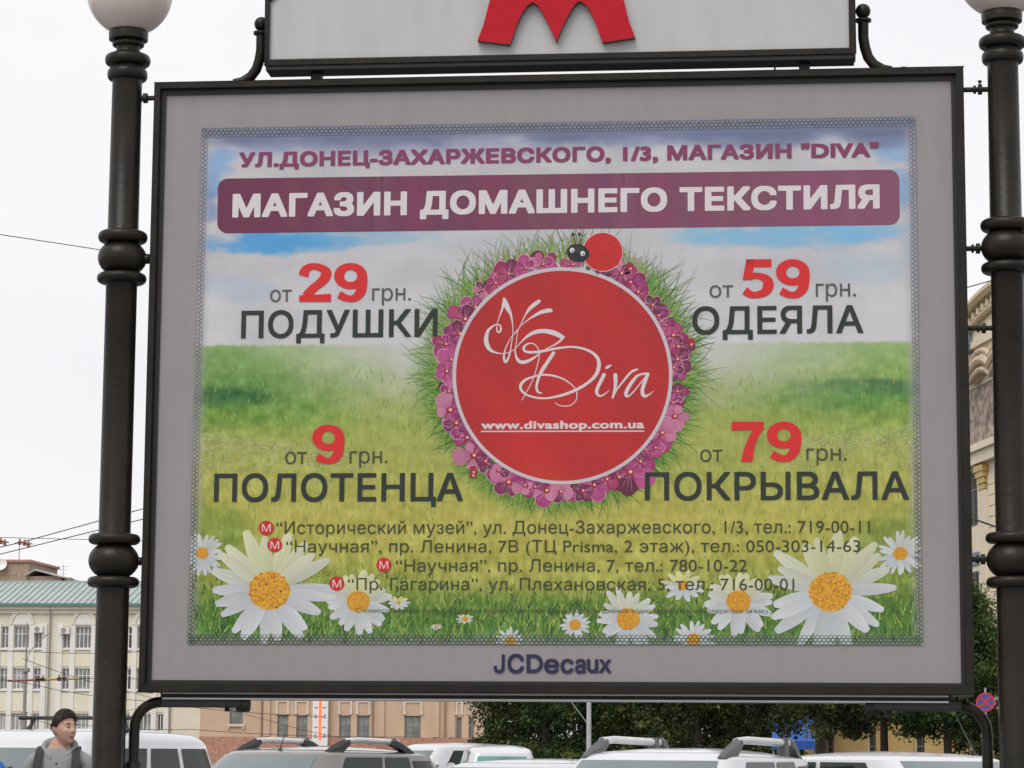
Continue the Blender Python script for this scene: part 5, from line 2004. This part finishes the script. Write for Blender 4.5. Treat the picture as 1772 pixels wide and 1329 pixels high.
def car(name, label, cat, px, Y, alpha, paint, S, group=None, flip=False, rear_glass=None):
    """a car from its measured profile table S; local +x is forward, +y its left side"""
    p = at(px, 1297, Y)
    f2 = Vector((-math.sin(YAW), math.cos(YAW), 0))
    hd = -(math.sin(alpha) * _r0) - math.cos(alpha) * f2
    if flip:
        hd = -hd
    root = empty(name, (p.x, Y, S.get('dz', 0.0)), math.atan2(hd.y, hd.x))
    tag(root, label, cat, group)
    NE = 9
    Fz, Bz, Wz = S['front'], S['back'], S['half']
    zb, zs = S['belt'], S['shoulder']          # waist line, level where the roof starts to round over
    zr_ = S['roof']
    bow = S.get('bow', .10)

    def side(t, z, eps=0.0):
        f, b, w_ = interp(Fz, z), interp(Bz, z), interp(Wz, z)
        x = b + (f - b) * t
        return (x, (w_ + eps) * (1 - abs(2 * t - 1) ** NE) ** (1 / NE), z)

    def ring(z, shrink=1.0, n=72):
        f, b, w_ = interp(Fz, z), interp(Bz, z), interp(Wz, z)
        cx, hx = (f + b) / 2, (f - b) / 2
        out_ = []
        for k in range(n):
            a = 2 * PI * k / n
            c, s_ = math.cos(a), math.sin(a)
            y = w_ * math.copysign(abs(s_) ** (2 / NE), s_)
            x = hx * math.copysign(abs(c) ** (2 / NE), c)
            if x > 0:
                x += bow * (1 - (y / w_) ** 2) * (x / hx) ** 4 - bow * .5 * (x / hx) ** 4
            out_.append((cx + x * shrink, y * shrink, z))
        return out_

    m = MB()
    lv = [ring(zb - .12 + (zs - zb + .12) * k / 7) for k in range(8)]
    for k in range(1, 9):
        a = PI / 2 * k / 8
        z = zs + (zr_ - zs) * math.sin(a)
        rg = ring(zs, max(.02, 1 - S.get('round', .22) * (1 - math.cos(a)) if k < 8 else .02))
        if k == 8:
            # crowned roof skin: a few shrinking rings that keep rising a little
            base = ring(zs, 1 - S.get('round', .22) * .8)
            for q_ in (1.0, .75, .5, .25, .03):
                lv.append([((x - (interp(Fz, zs) + interp(Bz, zs)) / 2) * q_ + (interp(Fz, zs) + interp(Bz, zs)) / 2, y * q_, z - .035 * q_ ** 2 + .004 - S.get('drop', .05) * ((x * q_ - .0) / 2) ** 2) for x, y, _ in base])
            break
        lv.append([(x, y, z - .035 - S.get('drop', .05) * (x / 2) ** 2 * (k / 8)) for x, y, _ in rg])
    m.rings(lv)
    # lower body
    st = []
    for x, w_, zt in S['body']:
        zc, hz = (.26 + zt) / 2, (zt - .26) / 2
        st.append([(x, w_ * math.copysign(abs(math.cos(2 * PI * k / 40)) ** .36, math.cos(2 * PI * k / 40)), zc + hz * math.copysign(abs(math.sin(2 * PI * k / 40)) ** .5, math.sin(2 * PI * k / 40))) for k in range(40)])
    m.rings(st)
    m.build('body', paint, root, smooth=True, angle=55)

    def patch(fn, a0, a1, z0, z1, nm, mt, na=8, nz=5, par=root):
        q = MB()
        g = [[fn(a0 + (a1 - a0) * i / na, z0 + (z1 - z0) * j / nz) for i in range(na + 1)] for j in range(nz + 1)]
        q.rings(g, close=False, cap=False)
        return q.build(nm, mt, par, smooth=True)

    for sg in (1, -1):
        for t0, t1, z0, z1 in S['windows']:
            def fs_(t, z, sg=sg):
                x, y, z2 = side(t, z, .008)
                return (x, sg * y, z2)
            patch(fs_, t0, t1, z0, z1, 'side_window', M_CGLASS)

    def front(v, z, eps=.01):
        f, b, w_ = interp(Fz, z), interp(Bz, z), interp(Wz, z)
        hx = (f - b) / 2
        e = (1 - abs(v) ** NE) ** (1 / NE)
        return ((f + b) / 2 + hx * e + bow * (1 - v * v) * e ** 4 - bow * .5 * e ** 4 + eps, w_ * v, z)

    def rear(v, z, eps=.01):
        f, b, w_ = interp(Fz, z), interp(Bz, z), interp(Wz, z)
        hx = (f - b) / 2
        e = (1 - abs(v) ** NE) ** (1 / NE)
        return ((f + b) / 2 - hx * e - eps, w_ * v, z)

    wz0, wz1 = S['screen']
    ws = patch(front, -.86, .86, wz0, wz1, 'windscreen', M_WSCREEN, 16, 8)
    patch(rear, -.74, .74, zb + .08, zs - .06, 'rear_window', rear_glass or M_CGLASS, 16, 6)
    q = MB()
    fx = front(0, wz0, .03)
    q.tube([(fx[0], .1, wz0 + .02), front(.55, wz0 + .16, .03)], .008, 5)
    q.tube([(fx[0], -.5, wz0 + .02), front(.05, wz0 + .2, .03)], .008, 5)
    q.build('wiper', M_BLKP, root)
    # wheels
    for wx in S['axles']:
        for sg in (1, -1):
            q = MB()
            wy = S['body'][len(S['body']) // 2][1]
            rw = S.get('wheel', .34)
            q.tube([(wx, sg * (wy - .21), rw), (wx, sg * (wy - .19), rw), (wx, sg * (wy - .01), rw), (wx, sg * (wy + .012), rw)], [rw - .03, rw, rw, rw - .03], 28)
            wl = q.build('wheel', M_TYRE, root, smooth=True)
            q = MB()
            q.tube([(wx, sg * (wy - .05), rw), (wx, sg * (wy + .018), rw)], rw * .64, 24)
            for j in range(5):
                a = 2 * PI * j / 5
                q.tube([(wx, sg * (wy + .02), rw), (wx + math.cos(a) * rw * .6, sg * (wy + .02), rw + math.sin(a) * rw * .6)], .03, 6)
            q.build('rim', M_RIM, wl)
    xb0, xb1 = S['body'][-1][0], S['body'][0][0]
    for sg in (1, -1):
        q = MB()
        wq = S['body'][-2][1]
        q.rings([[(xb0 - .06 + .1 * math.cos(a), sg * (wq * .76) + .17 * math.sin(a), z) for a in [2 * PI * k / 16 for k in range(16)]] for z in (.68, .84)])
        q.build('headlight', M_LAMP, root, smooth=True)
        q = MB()
        q.rings([[(xb1 + .02 + .06 * math.cos(a), sg * (S['body'][1][1] * .84) + .1 * math.sin(a), z) for a in [2 * PI * k / 12 for k in range(12)]] for z in (.75, 1.02)])
        q.build('tail_light', M_TAIL, root, smooth=True)
        q = MB()
        mx = interp(Fz, zb + .05) - .3
        mw_ = interp(Wz, zb) + .13
        q.rings([[(mx + dx, sg * (mw_ + .1 * math.cos(a)), zb + .12 + .08 * math.sin(a)) for a in [2 * PI * k / 12 for k in range(12)]] for dx in (-.05, 0, .05)])
        q.tube([(mx, sg * (mw_ - .12), zb + .06), (mx, sg * mw_, zb + .1)], .025, 6)
        q.build('mirror', paint if S.get('mirror', True) else M_BLKP, root, smooth=True)
    # door handles and number plate
    q = MB()
    q.box(xb0 - .02, xb0 + .035, -.26, .26, .42, .53)
    q.build('number_plate', M_TH, root)
    if 'rails' in S:
        r0_, r1_, ry, style = S['rails']
        for sg in (1, -1):
            zroof = lambda x: zr_ - .045 - S.get('drop', .05) * (x / 2) ** 2
            zz_ = zr_ + .055
            q = MB()
            q.tube([(r0_ - .30, sg * ry, zz_ + .0), (r0_ - .55, sg * ry, zz_ + .012), (r1_ + .3, sg * ry, zz_ - .005)], .032, 10)
            rl = q.build('roof_rail', M_RAIL, root, smooth=True)
            q = MB()
            q.rings([[(x, sg * ry + dy * wv, z + dz) for dy, dz in ((-.04, -.0), (-.036, .05 * hv), (0, .075 * hv), (.036, .05 * hv), (.04, 0))] for x, z, wv, hv in ((r0_ + .06, zroof(r0_) - .05, .7, .5), (r0_ - .06, zroof(r0_) - .03, 1, 1.1), (r0_ - .2, zroof(r0_) - .03, 1.1, 1.7), (r0_ - .32, zz_ - .05, 1.1, 1.15), (r0_ - .36, zz_ - .03, 1, .8))])
            q.build('rail_foot', M_BLKP if style != 'white' else mat('dark_grey_plastic', (.10, .10, .105), .5), rl, smooth=True)
            q = MB()
            q.rings([[(x, sg * ry + dy * wv, z + dz) for dy, dz in ((-.04, -.0), (-.036, .05 * hv), (0, .075 * hv), (.036, .05 * hv), (.04, 0))] for x, z, wv, hv in ((r1_ - .08, zroof(r1_) - .06, .7, .5), (r1_ + .06, zroof(r1_) - .03, 1, 1.2), (r1_ + (.2 if style == 'white' else .34), zz_ - .06, 1.1, 1.3), (r1_ + (.26 if style == 'white' else .46), zz_ - .035, 1, .9))])
            q.build('rail_foot', MATS.get('dark_grey_plastic') if style == 'white' else M_BLKP, rl, smooth=True)
            if style == 'white':
                q = MB()
                xm = r1_ + .42
                q.rings([[(x, sg * ry + dy, z) for dy in (-.038, .038) for z in ((zroof(xm) - .03, zz_ + .036) if dy < 0 else (zz_ + .036, zroof(xm) - .03))] for x in (xm - .05, xm + .03)])
                q.build('rail_foot', MATS['dark_grey_plastic'], rl)
    if 'antenna' in S:
        ax_, ay_, al, back = S['antenna']
        q = MB()
        za_ = zr_ - .04
        q.tube([(ax_, ay_, za_ - .02), (ax_ - back * .1, ay_, za_ + .04), (ax_ - back, ay_, za_ + al)], [.014, .008, .003], 8)
        q.lathe([(.035, 0), (.03, .02), (.012, .05), (.001, .055)], c=(ax_, ay_, za_ - .025), n=12)
        q.build('antenna', M_BLKP, root, smooth=True)
    return root


SUV = dict(belt=1.02, shoulder=1.545, roof=1.63, front=[(.8, 1.25), (1.0, 1.10), (1.545, .36), (1.7, .3)], back=[(.8, -2.05), (1.0, -2.02), (1.545, -1.76), (1.7, -1.7)], half=[(.8, .88), (1.02, .85), (1.545, .67), (1.7, .62)],
           body=[(-2.12, .62, .85), (-2.06, .80, 1.0), (-1.7, .88, 1.05), (-.5, .90, 1.04), (.6, .90, 1.04), (1.15, .89, 1.02), (1.6, .87, .97), (2.0, .82, .86), (2.14, .66, .72)],
           windows=[(.50, .80, 1.08, 1.525), (.27, .47, 1.08, 1.525), (.08, .24, 1.12, 1.49)], screen=(1.04, 1.535), axles=(1.32, -1.33), rails=(.12, -1.46, .56, 'dark'), antenna=(.18, .0, .26, -.0), wheel=.35)
car('parked_car', 'warm silver estate car with dark ended roof rails, right of the white van', 'car', 500, 16.2, math.radians(31), M_SILVER, dict(SUV, antenna=(.22, .05, .20, .10)), 'cars parked behind the billboard')
car('parked_car', 'white car with silver roof rails on grey feet, parked before the dark trees', 'car', 1150, 10.8, math.radians(25), M_WHITE, {k: v for k, v in dict(SUV, rails=(.22, -1.62, .58, 'white')).items() if k != 'antenna'}, 'cars parked behind the billboard')
HATCH = dict(SUV, roof=1.53, shoulder=1.46, belt=.95, front=[(.7, 1.4), (.95, 1.15), (1.46, .36), (1.6, .3)], back=[(.7, -1.95), (.95, -1.92), (1.46, -1.53), (1.6, -1.4)], half=[(.7, .86), (.95, .83), (1.46, .65), (1.6, .6)],
             body=[(-2.0, .6, .8), (-1.95, .78, .93), (-1.6, .84, .98), (-.5, .86, .97), (.6, .86, .97), (1.15, .85, .95), (1.5, .83, .88), (1.85, .77, .78), (1.98, .62, .66)],
             windows=[(.48, .80, 1.0, 1.44), (.22, .45, 1.0, 1.44), (.08, .20, 1.04, 1.40)], screen=(.98, 1.455), axles=(1.25, -1.2), wheel=.31, antenna=(.12, .42, .38, .28))
HATCH.pop('rails')
car('parked_car', 'white hatchback with tall thin aerial, near the right lamp post', 'car', 1606, 12.0, math.radians(-30), M_WHITE, dict(HATCH, dz=.085), 'cars parked behind the billboard')
HL = {k: v for k, v in HATCH.items() if k != 'antenna'}
car('parked_car', 'low pale grey car roof between the silver estate and the white car', 'car', 905, 13.0, math.radians(30), M_GREYW, dict(HL, dz=-.0), 'cars parked behind the billboard')
VANB = dict(belt=1.12, shoulder=1.62, roof=1.84, front=[(.8, 1.75), (1.1, 1.5), (1.62, .95), (1.9, .8)], back=[(.8, -2.3), (1.1, -2.28), (1.62, -2.1), (1.9, -2.0)], half=[(.8, .95), (1.12, .93), (1.62, .80), (1.9, .72)],
            body=[(-2.36, .74, .95), (-2.3, .9, 1.1), (-1.9, .95, 1.16), (-.5, .96, 1.16), (.9, .96, 1.16), (1.5, .94, 1.12), (1.9, .9, 1.02), (2.25, .84, .88), (2.38, .7, .74)],
            windows=[(.54, .80, 1.2, 1.60), (.31, .51, 1.2, 1.60), (.08, .28, 1.2, 1.60)], screen=(1.18, 1.60), axles=(1.5, -1.4), wheel=.34, round=.24, drop=.055)
vn = car('parked_van', 'white van with black roof rack bars behind the left lamp post', 'van', 122, 21.0, math.radians(24), M_WHITE, VANB)
for x in (-.15,):
    q = MB()
    q.tube([(x, -.86, 1.965), (x, .86, 1.965)], .024, 8)
    rk = q.build('roof_bar', M_BLKP, vn, smooth=True)
    for sg in (-1, 1):
        q = MB()
        q.tube([(x, sg * .66, 1.95), (x, sg * .68, 1.88), (x + .03, sg * .72, 1.80)], [.03, .022, .04], 8)
        q.build('bar_foot', M_BLKP, rk, smooth=True)
MINI = dict(VANB, roof=1.74, shoulder=1.54)
MINI['half'] = [(.8, .86), (1.12, .84), (1.54, .72), (1.9, .66)]
car('parked_van', 'white minivan seen from behind with tinted blue green rear window', 'van', 858, 50, math.radians(-4), M_WHITE, MINI, flip=True, rear_glass=M_TEAL)
car('parked_van', 'white van roof in profile left of the tinted minivan', 'van', 772, 58, math.radians(52), M_WHITE, dict(VANB, roof=1.80))

# ------------------------------------------------------------------ people
M_SKIN = mat('skin', (0.52, 0.305, 0.23), .55, var=.13, scale=28, bump=.08, bscale=300)
M_HAIR = mat('dark_brown_hair', (0.030, 0.017, 0.011), .5, var=.35, scale=60, stretch=(1, 1, .2))
M_HOOD = mat('grey_marl_jersey', (0.27, 0.27, 0.275), .9, var=.14, scale=90, bump=.2, bscale=30)
M_BLUEJ = mat('blue_jacket_cloth', (0.02, 0.12, 0.42), .7, var=.12, scale=9)
M_JEANS = mat('dark_denim', (0.03, 0.04, 0.075), .85, var=.2, scale=30)
M_STRAP = mat('dark_webbing', (0.03, 0.032, 0.028), .8, var=.2, scale=40)
M_LIP = mat('lip', (0.34, 0.13, 0.105), .5)
M_TOOTH = mat('teeth', (0.55, 0.47, 0.42), .3)
M_EYE = mat('eye_white', (0.6, .58, .55), .2)
M_IRIS = mat('dark_iris', (0.03, .018, .012), .2)
M_SHOE = mat('dark_shoe', (0.03, .03, .032), .7)


def skin_mesh(name, joints, edges, root=0, sub=2, m=None, parent=None):
    me = bpy.data.meshes.new(name)
    me.from_pydata([j[0] for j in joints], edges, [])
    o = bpy.data.objects.new(name, me)
    COL.objects.link(o)
    md = o.modifiers.new('s', 'SKIN')
    md.use_smooth_shade = True
    sk = me.skin_vertices[0].data
    for k, j in enumerate(joints):
        r_ = j[1]
        sk[k].radius = r_ if isinstance(r_, tuple) else (r_, r_)
        sk[k].use_root = (k == root)
    sb = o.modifiers.new('u', 'SUBSURF')
    sb.levels = sub
    sb.render_levels = sub
    bake(o)
    if m:
        o.data.materials.clear()
        o.data.materials.append(m)
    for f in o.data.polygons:
        f.use_smooth = True
    if parent:
        o.parent = parent
    return o


def head_point(d):
    """surface of the head for a direction d (x: its left-right, -y: face, z up), neck joint at (0, .01, -.12)"""
    x, y, z = d
    p = Vector((x * .069, y * .090, z * .118))
    fr = max(0.0, -y)
    if z < 0:                                     # jaw: narrower and forward
        k = (-z) ** 1.3
        p.x *= 1 - .34 * k
        p.y -= .020 * k * (1 if y < .2 else .2)
        if y > 0:
            p.y *= 1 - .35 * k
    if z > .2:
        p.y += .006
    X, Z = p.x, p.z
    g = lambda cx, cz, sx, sz: math.exp(-((X - cx) / sx) ** 2 - ((Z - cz) / sz) ** 2)
    if fr > .25:
        f = min(1, (fr - .25) / .3)
        out_ = 0.0
        out_ += .010 * g(0, .005, .008, .03)       # bridge
        out_ += .021 * g(0, -.022, .011, .016)     # nose tip
        out_ += .007 * (g(.012, -.027, .007, .008) + g(-.012, -.027, .007, .008))
        out_ -= .010 * (g(.031, .010, .017, .011) + g(-.031, .010, .017, .011))     # eye sockets
        out_ += .006 * (g(.03, .030, .025, .008) + g(-.03, .030, .025, .008))       # brow
        out_ += .006 * (g(.042, -.018, .018, .018) + g(-.042, -.018, .018, .018))   # cheeks
        out_ += .006 * g(0, -.056, .020, .010)     # lips
        out_ -= .004 * g(0, -.074, .02, .007)
        out_ += .008 * g(0, -.096, .02, .014)      # chin
        p.y -= out_ * f
    return p


def person(name, label, loc, face, look, coat, hairy=True, pack=True):
    root = empty(name, loc, face)
    tag(root, label, 'person', 'people passing the billboard')
    J = [((0, .0, .96), (.15, .11)), ((0, .01, 1.12), (.135, .10)), ((0, .015, 1.30), (.15, .11)), ((0, .02, 1.41), (.11, .085)), ((0, .015, 1.475), .056), ((0, .0, 1.56), .052)]
    E = [(0, 1), (1, 2), (2, 3), (3, 4), (4, 5)]
    arms = []
    for sg in (-1, 1):
        b = len(J)
        J += [((sg * .10, .02, 1.42), .07), ((sg * .178, .025, 1.405), .056), ((sg * .225, .05, 1.14), .042), ((sg * .225, -.02, .90), .029), ((sg * .222, -.04, .84), (.022, .036)), ((sg * .222, -.055, .795), (.018, .036))]
        E += [(3, b), (b, b + 1), (b + 1, b + 2), (b + 2, b + 3), (b + 3, b + 4), (b + 4, b + 5)]
        for q_, (dy, ln) in enumerate(((-.032, .062), (-.011, .075), (.010, .07), (.030, .055))):
            f0 = len(J)
            J += [((sg * .222, -.058 + dy, .775), .0095), ((sg * .218, -.066 + dy, .775 - ln * .5), .0088), ((sg * .205, -.07 + dy, .775 - ln), .0075)]
            E += [(b + 5, f0), (f0, f0 + 1), (f0 + 1, f0 + 2)]
        f0 = len(J)
        J += [((sg * .205, -.085, .83), .0105), ((sg * .19, -.105, .795), .0095), ((sg * .183, -.11, .765), .008)]
        E += [(b + 4, f0), (f0, f0 + 1), (f0 + 1, f0 + 2)]
    for sg in (-1, 1):
        b = len(J)
        J += [((sg * .09, 0, .88), (.09, .09)), ((sg * .10, -.01, .50), .058), ((sg * .105, .02, .10), .04), ((sg * .11, -.05, .045), .035), ((sg * .115, -.14, .03), .03)]
        E += [(0, b), (b, b + 1), (b + 1, b + 2), (b + 2, b + 3), (b + 3, b + 4)]
    body = skin_mesh('body', J, E, 0, 2, M_SKIN, root)
    # head, turned on the neck, welded into the same skin
    HM_ = Matrix.Translation((.040, -.026, 1.607)) @ Matrix.Rotation(math.radians(-1.5), 4, 'Y') @ Matrix.Rotation(look, 4, 'Z') @ Matrix.Rotation(math.radians(-3), 4, 'X')
    m = MB()
    NU, NV = 56, 44
    m.rings([[HM_ @ head_point((math.cos(2 * PI * i / NU) * math.cos(v), math.sin(2 * PI * i / NU) * math.cos(v), math.sin(v))) for i in range(NU)] for v in [(-PI / 2 + .03) + (PI - .06) * j / NV for j in range(NV + 1)]])
    for sg in (-1, 1):          # ears
        er = [(sg * .067, .012, -.03), (sg * .075, .014, -.012), (sg * .078, .016, .008), (sg * .073, .014, .024)]
        m.tube([HM_ @ Vector(q_) for q_ in er], [.008, .013, .016, .008], 10)
    hd = m.build('head_tmp', M_SKIN)
    bm = bmesh.new()
    bm.from_mesh(body.data)
    bm.from_mesh(hd.data)
    bm.to_mesh(body.data)
    bm.free()
    bpy.data.objects.remove(hd)
    rm = body.modifiers.new('r', 'REMESH')
    rm.mode = 'VOXEL'
    rm.voxel_size = .0055
    bake(body)
    body.data.materials.clear()
    body.data.materials.append(M_SKIN)
    for f in body.data.polygons:
        f.use_smooth = True
    # features
    for sg in (-1, 1):
        m = MB()
        c = HM_ @ Vector((sg * .030, -.0775, .010))
        m.lathe([(.0088 * math.cos(a), .0042 * math.sin(a)) for a in [-1.5 + 3 * k / 8 for k in range(9)]], c=tuple(c), n=14)
        ey = m.build('eye', M_EYE, root, smooth=True)
        m = MB()
        c = HM_ @ Vector((sg * .030 + .002, -.0845, .010))
        m.lathe([(.0052 * math.cos(a), .0046 * math.sin(a)) for a in [-1.5 + 3 * k / 8 for k in range(9)]], c=tuple(c), n=12)
        m.build('iris', M_IRIS, ey, smooth=True)
        m = MB()
        m.tube([HM_ @ Vector(q_) for q_ in ((sg * .013, -.094, .027), (sg * .03, -.090, .034), (sg * .047, -.076, .029))], [.003, .0042, .002], 8)
        m.build('eyebrow', M_HAIR, root, smooth=True)
    m = MB()
    m.tube([HM_ @ Vector(q_) for q_ in ((-.028, -.083, -.046), (-.014, -.0925, -.0545), (0, -.0965, -.0575), (.014, -.0925, -.0545), (.028, -.083, -.046))], [.0015, .003, .0036, .003, .0015], 8)
    mo = m.build('mouth', M_LIP, root, smooth=True)
    m = MB()
    m.tube([HM_ @ Vector(q_) for q_ in ((-.018, -.0895, -.0515), (0, -.0962, -.0548), (.018, -.0895, -.0515))], [.0012, .0020, .0012], 8)
    m.build('teeth', M_TOOTH, mo, smooth=True)
    # hair
    m = MB()
    R = random.Random(5)
    rings = []
    for j in range(25):
        v = -.62 + (PI / 2 + .6) * j / 24
        rg = []
        for i in range(48):
            a = 2 * PI * i / 48
            d = (math.cos(a) * math.cos(v), math.sin(a) * math.cos(v), math.sin(v))
            p = head_point(d)
            frontness = max(0, -d[1])
            lim = .56 * frontness ** .7 * 1.3 - .55 * max(0, d[1]) - .02          # hairline: high at the brow, low at the nape
            k = min(1, max(0, (d[2] - lim) / .18))
            th = .002 + (.005 + .017 * max(0, d[2])) * k + .004 * k * mnoise.noise(Vector((d[0] * 9, d[1] * 9, d[2] * 9)))
            if k <= 0:
                th = -.006
            rg.append(HM_ @ (p + Vector(d) * th))
        rings.append(rg)
    m.rings(rings)
    for k in range(900):       # locks
        v = R.uniform(.05, 1.45)
        a = R.uniform(0, 2 * PI)
        d = Vector((math.cos(a) * math.cos(v), math.sin(a) * math.cos(v), math.sin(v)))
        if d.z < .56 * max(0, -d.y) ** .7 * 1.3 + .08:
            continue
        p = head_point(d) + d * (.003 + .012 * d.z)
        t = Vector((R.uniform(-.5, .5) + .4 * d.x, -.7 * (d.z > .4) + R.uniform(-.4, .4), -.25 + .3 * d.z))
        t = (t - d * t.dot(d) * .8).normalized()
        ln = R.uniform(.022, .042)
        m.tube([HM_ @ p, HM_ @ (p + d * .008 + t * ln * .5), HM_ @ (p + d * .004 + t * ln)], [.0028, .0026, .0006], 4)
    m.build('hair', M_HAIR, root, smooth=True, angle=70)
    # clothes
    CJ = [((0, 0, .86), (.188, .150)), ((0, .01, 1.06), (.176, .136)), ((0, .015, 1.28), (.178, .135)), ((0, .02, 1.395), (.135, .11)), ((0, .018, 1.455), (.095, .085)), ((0, .012, 1.49), (.088, .08))]
    CE = [(0, 1), (1, 2), (2, 3), (3, 4), (4, 5)]
    for sg in (-1, 1):
        b = len(CJ)
        CJ += [((sg * .11, .02, 1.405), .085), ((sg * .185, .025, 1.395), .074), ((sg * .235, .05, 1.14), .062), ((sg * .235, -.01, .93), .05), ((sg * .233, -.025, .885), .044)]
        CE += [(3, b), (b, b + 1), (b + 1, b + 2), (b + 2, b + 3), (b + 3, b + 4)]
    ho = skin_mesh('hooded_top' if pack else 'jacket', CJ, CE, 0, 2, coat, root)
    for v in ho.data.vertices:      # cloth folds
        q_ = v.co
        v.co = q_ + v.normal * (.011 * mnoise.noise(Vector((q_.x * 9, q_.y * 9, q_.z * 16))) + .006 * mnoise.noise(q_ * 30))
    # collar / hood gathered round the neck, open at the throat
    m = MB()
    rings = []
    for k in range(29):
        a = -PI / 2 + .28 + (2 * PI - .56) * k / 28
        c, s_ = math.cos(a), math.sin(a)
        fat = .027 + .026 * max(0, s_) + .004 * math.sin(5 * a)
        cen = Vector((c * .108, s_ * .090 + .022, 1.470 + .030 * s_ - (.045 if s_ < -.5 else 0) * (-s_ - .5) / .5))
        rad = Vector((c, s_, 0))
        rings.append([cen + rad * fat * .75 * math.cos(t) + Vector((0, 0, 1)) * fat * 1.25 * math.sin(t) for t in [2 * PI * q_ / 12 for q_ in range(12)]])
    m.rings(rings)
    m.build('hood', coat, root, smooth=True, angle=80)
    m = MB()
    for k in range(4):
        z = 1.37 - k * .055
        y = -.127 - .018 * (1 - abs(k - 1.5) / 3)
        m.tube([(.004, y, z), (.004, y - .012, z)], .008, 10)
    m.build('buttons', M_STRAP, ho, smooth=True)
    TJ = [((0, 0, 1.02), (.160, .120)), ((0, 0, .90), (.165, .13))]
    TE = [(0, 1)]
    for sg in (-1, 1):
        b = len(TJ)
        TJ += [((sg * .095, 0, .80), (.10, .105)), ((sg * .10, -.01, .5), .078), ((sg * .105, .02, .12), .066), ((sg * .105, .02, .07), .068)]
        TE += [(1, b), (b, b + 1), (b + 1, b + 2), (b + 2, b + 3)]
    skin_mesh('trousers', TJ, TE, 1, 2, M_JEANS, root)
    for sg in (-1, 1):
        skin_mesh('shoe', [((sg * .105, .06, .05), .05), ((sg * .108, -.02, .045), .052), ((sg * .113, -.12, .038), .045), ((sg * .115, -.17, .03), .035)], [(0, 1), (1, 2), (2, 3)], 0, 2, M_SHOE, root)
    return root


pY = 9.0
pp = at(102, 1297, pY)
gz = 0.0
TALL = (at(114, 1224, pY).z - gz) / 1.757
man = person('person', 'young man in grey hooded top turning his smiling face aside', (pp.x, pY, gz), math.radians(8), math.radians(42), M_HOOD)
man.scale = (TALL, TALL, TALL)
bk = empty('backpack', (pp.x, pY, gz), math.radians(8))
bk.scale = (TALL, TALL, TALL)
tag(bk, 'dark backpack worn over the grey hooded top', 'backpack')
m = MB()
m.box(-.15, .15, .165, .33, .98, 1.42)
m.build('bag', M_STRAP, bk, smooth=True, bevel=.05)
for sg in (-1, 1):
    m = MB()
    path = [(sg * .10, .20, 1.42), (sg * .116, .10, 1.476), (sg * .122, .02, 1.480), (sg * .126, -.06, 1.444), (sg * .130, -.110, 1.38), (sg * .132, -.135, 1.30), (sg * .145, -.125, 1.18), (sg * .175, -.06, 1.08), (sg * .175, .06, 1.03), (sg * .13, .18, 1.02)]
    sp_ = spline(path, 4)
    rings = []
    for k, p_ in enumerate(sp_):
        a = Vector(sp_[max(0, k - 1)])
        b = Vector(sp_[min(len(sp_) - 1, k + 1)])
        tg = (b - a).normalized()
        xs_ = Vector((1, 0, 0))
        xs_ = (xs_ - tg * xs_.dot(tg)).normalized()
        nn = tg.cross(xs_)
        c = Vector(p_)
        rings.append([c + xs_ * .027 + nn * .006, c - xs_ * .027 + nn * .006, c - xs_ * .027 - nn * .006, c + xs_ * .027 - nn * .006])
    m.rings(rings)
    m.build('strap', M_STRAP, bk, smooth=True)

p2 = at(-42, 1297, 9.4)
pal = person('person', 'person in bright blue jacket cut by the left photo edge', (p2.x, 9.4, 0.0), math.radians(-20), math.radians(-30), M_BLUEJ, pack=False)
pal.scale = (1.04, 1.04, 1.04)
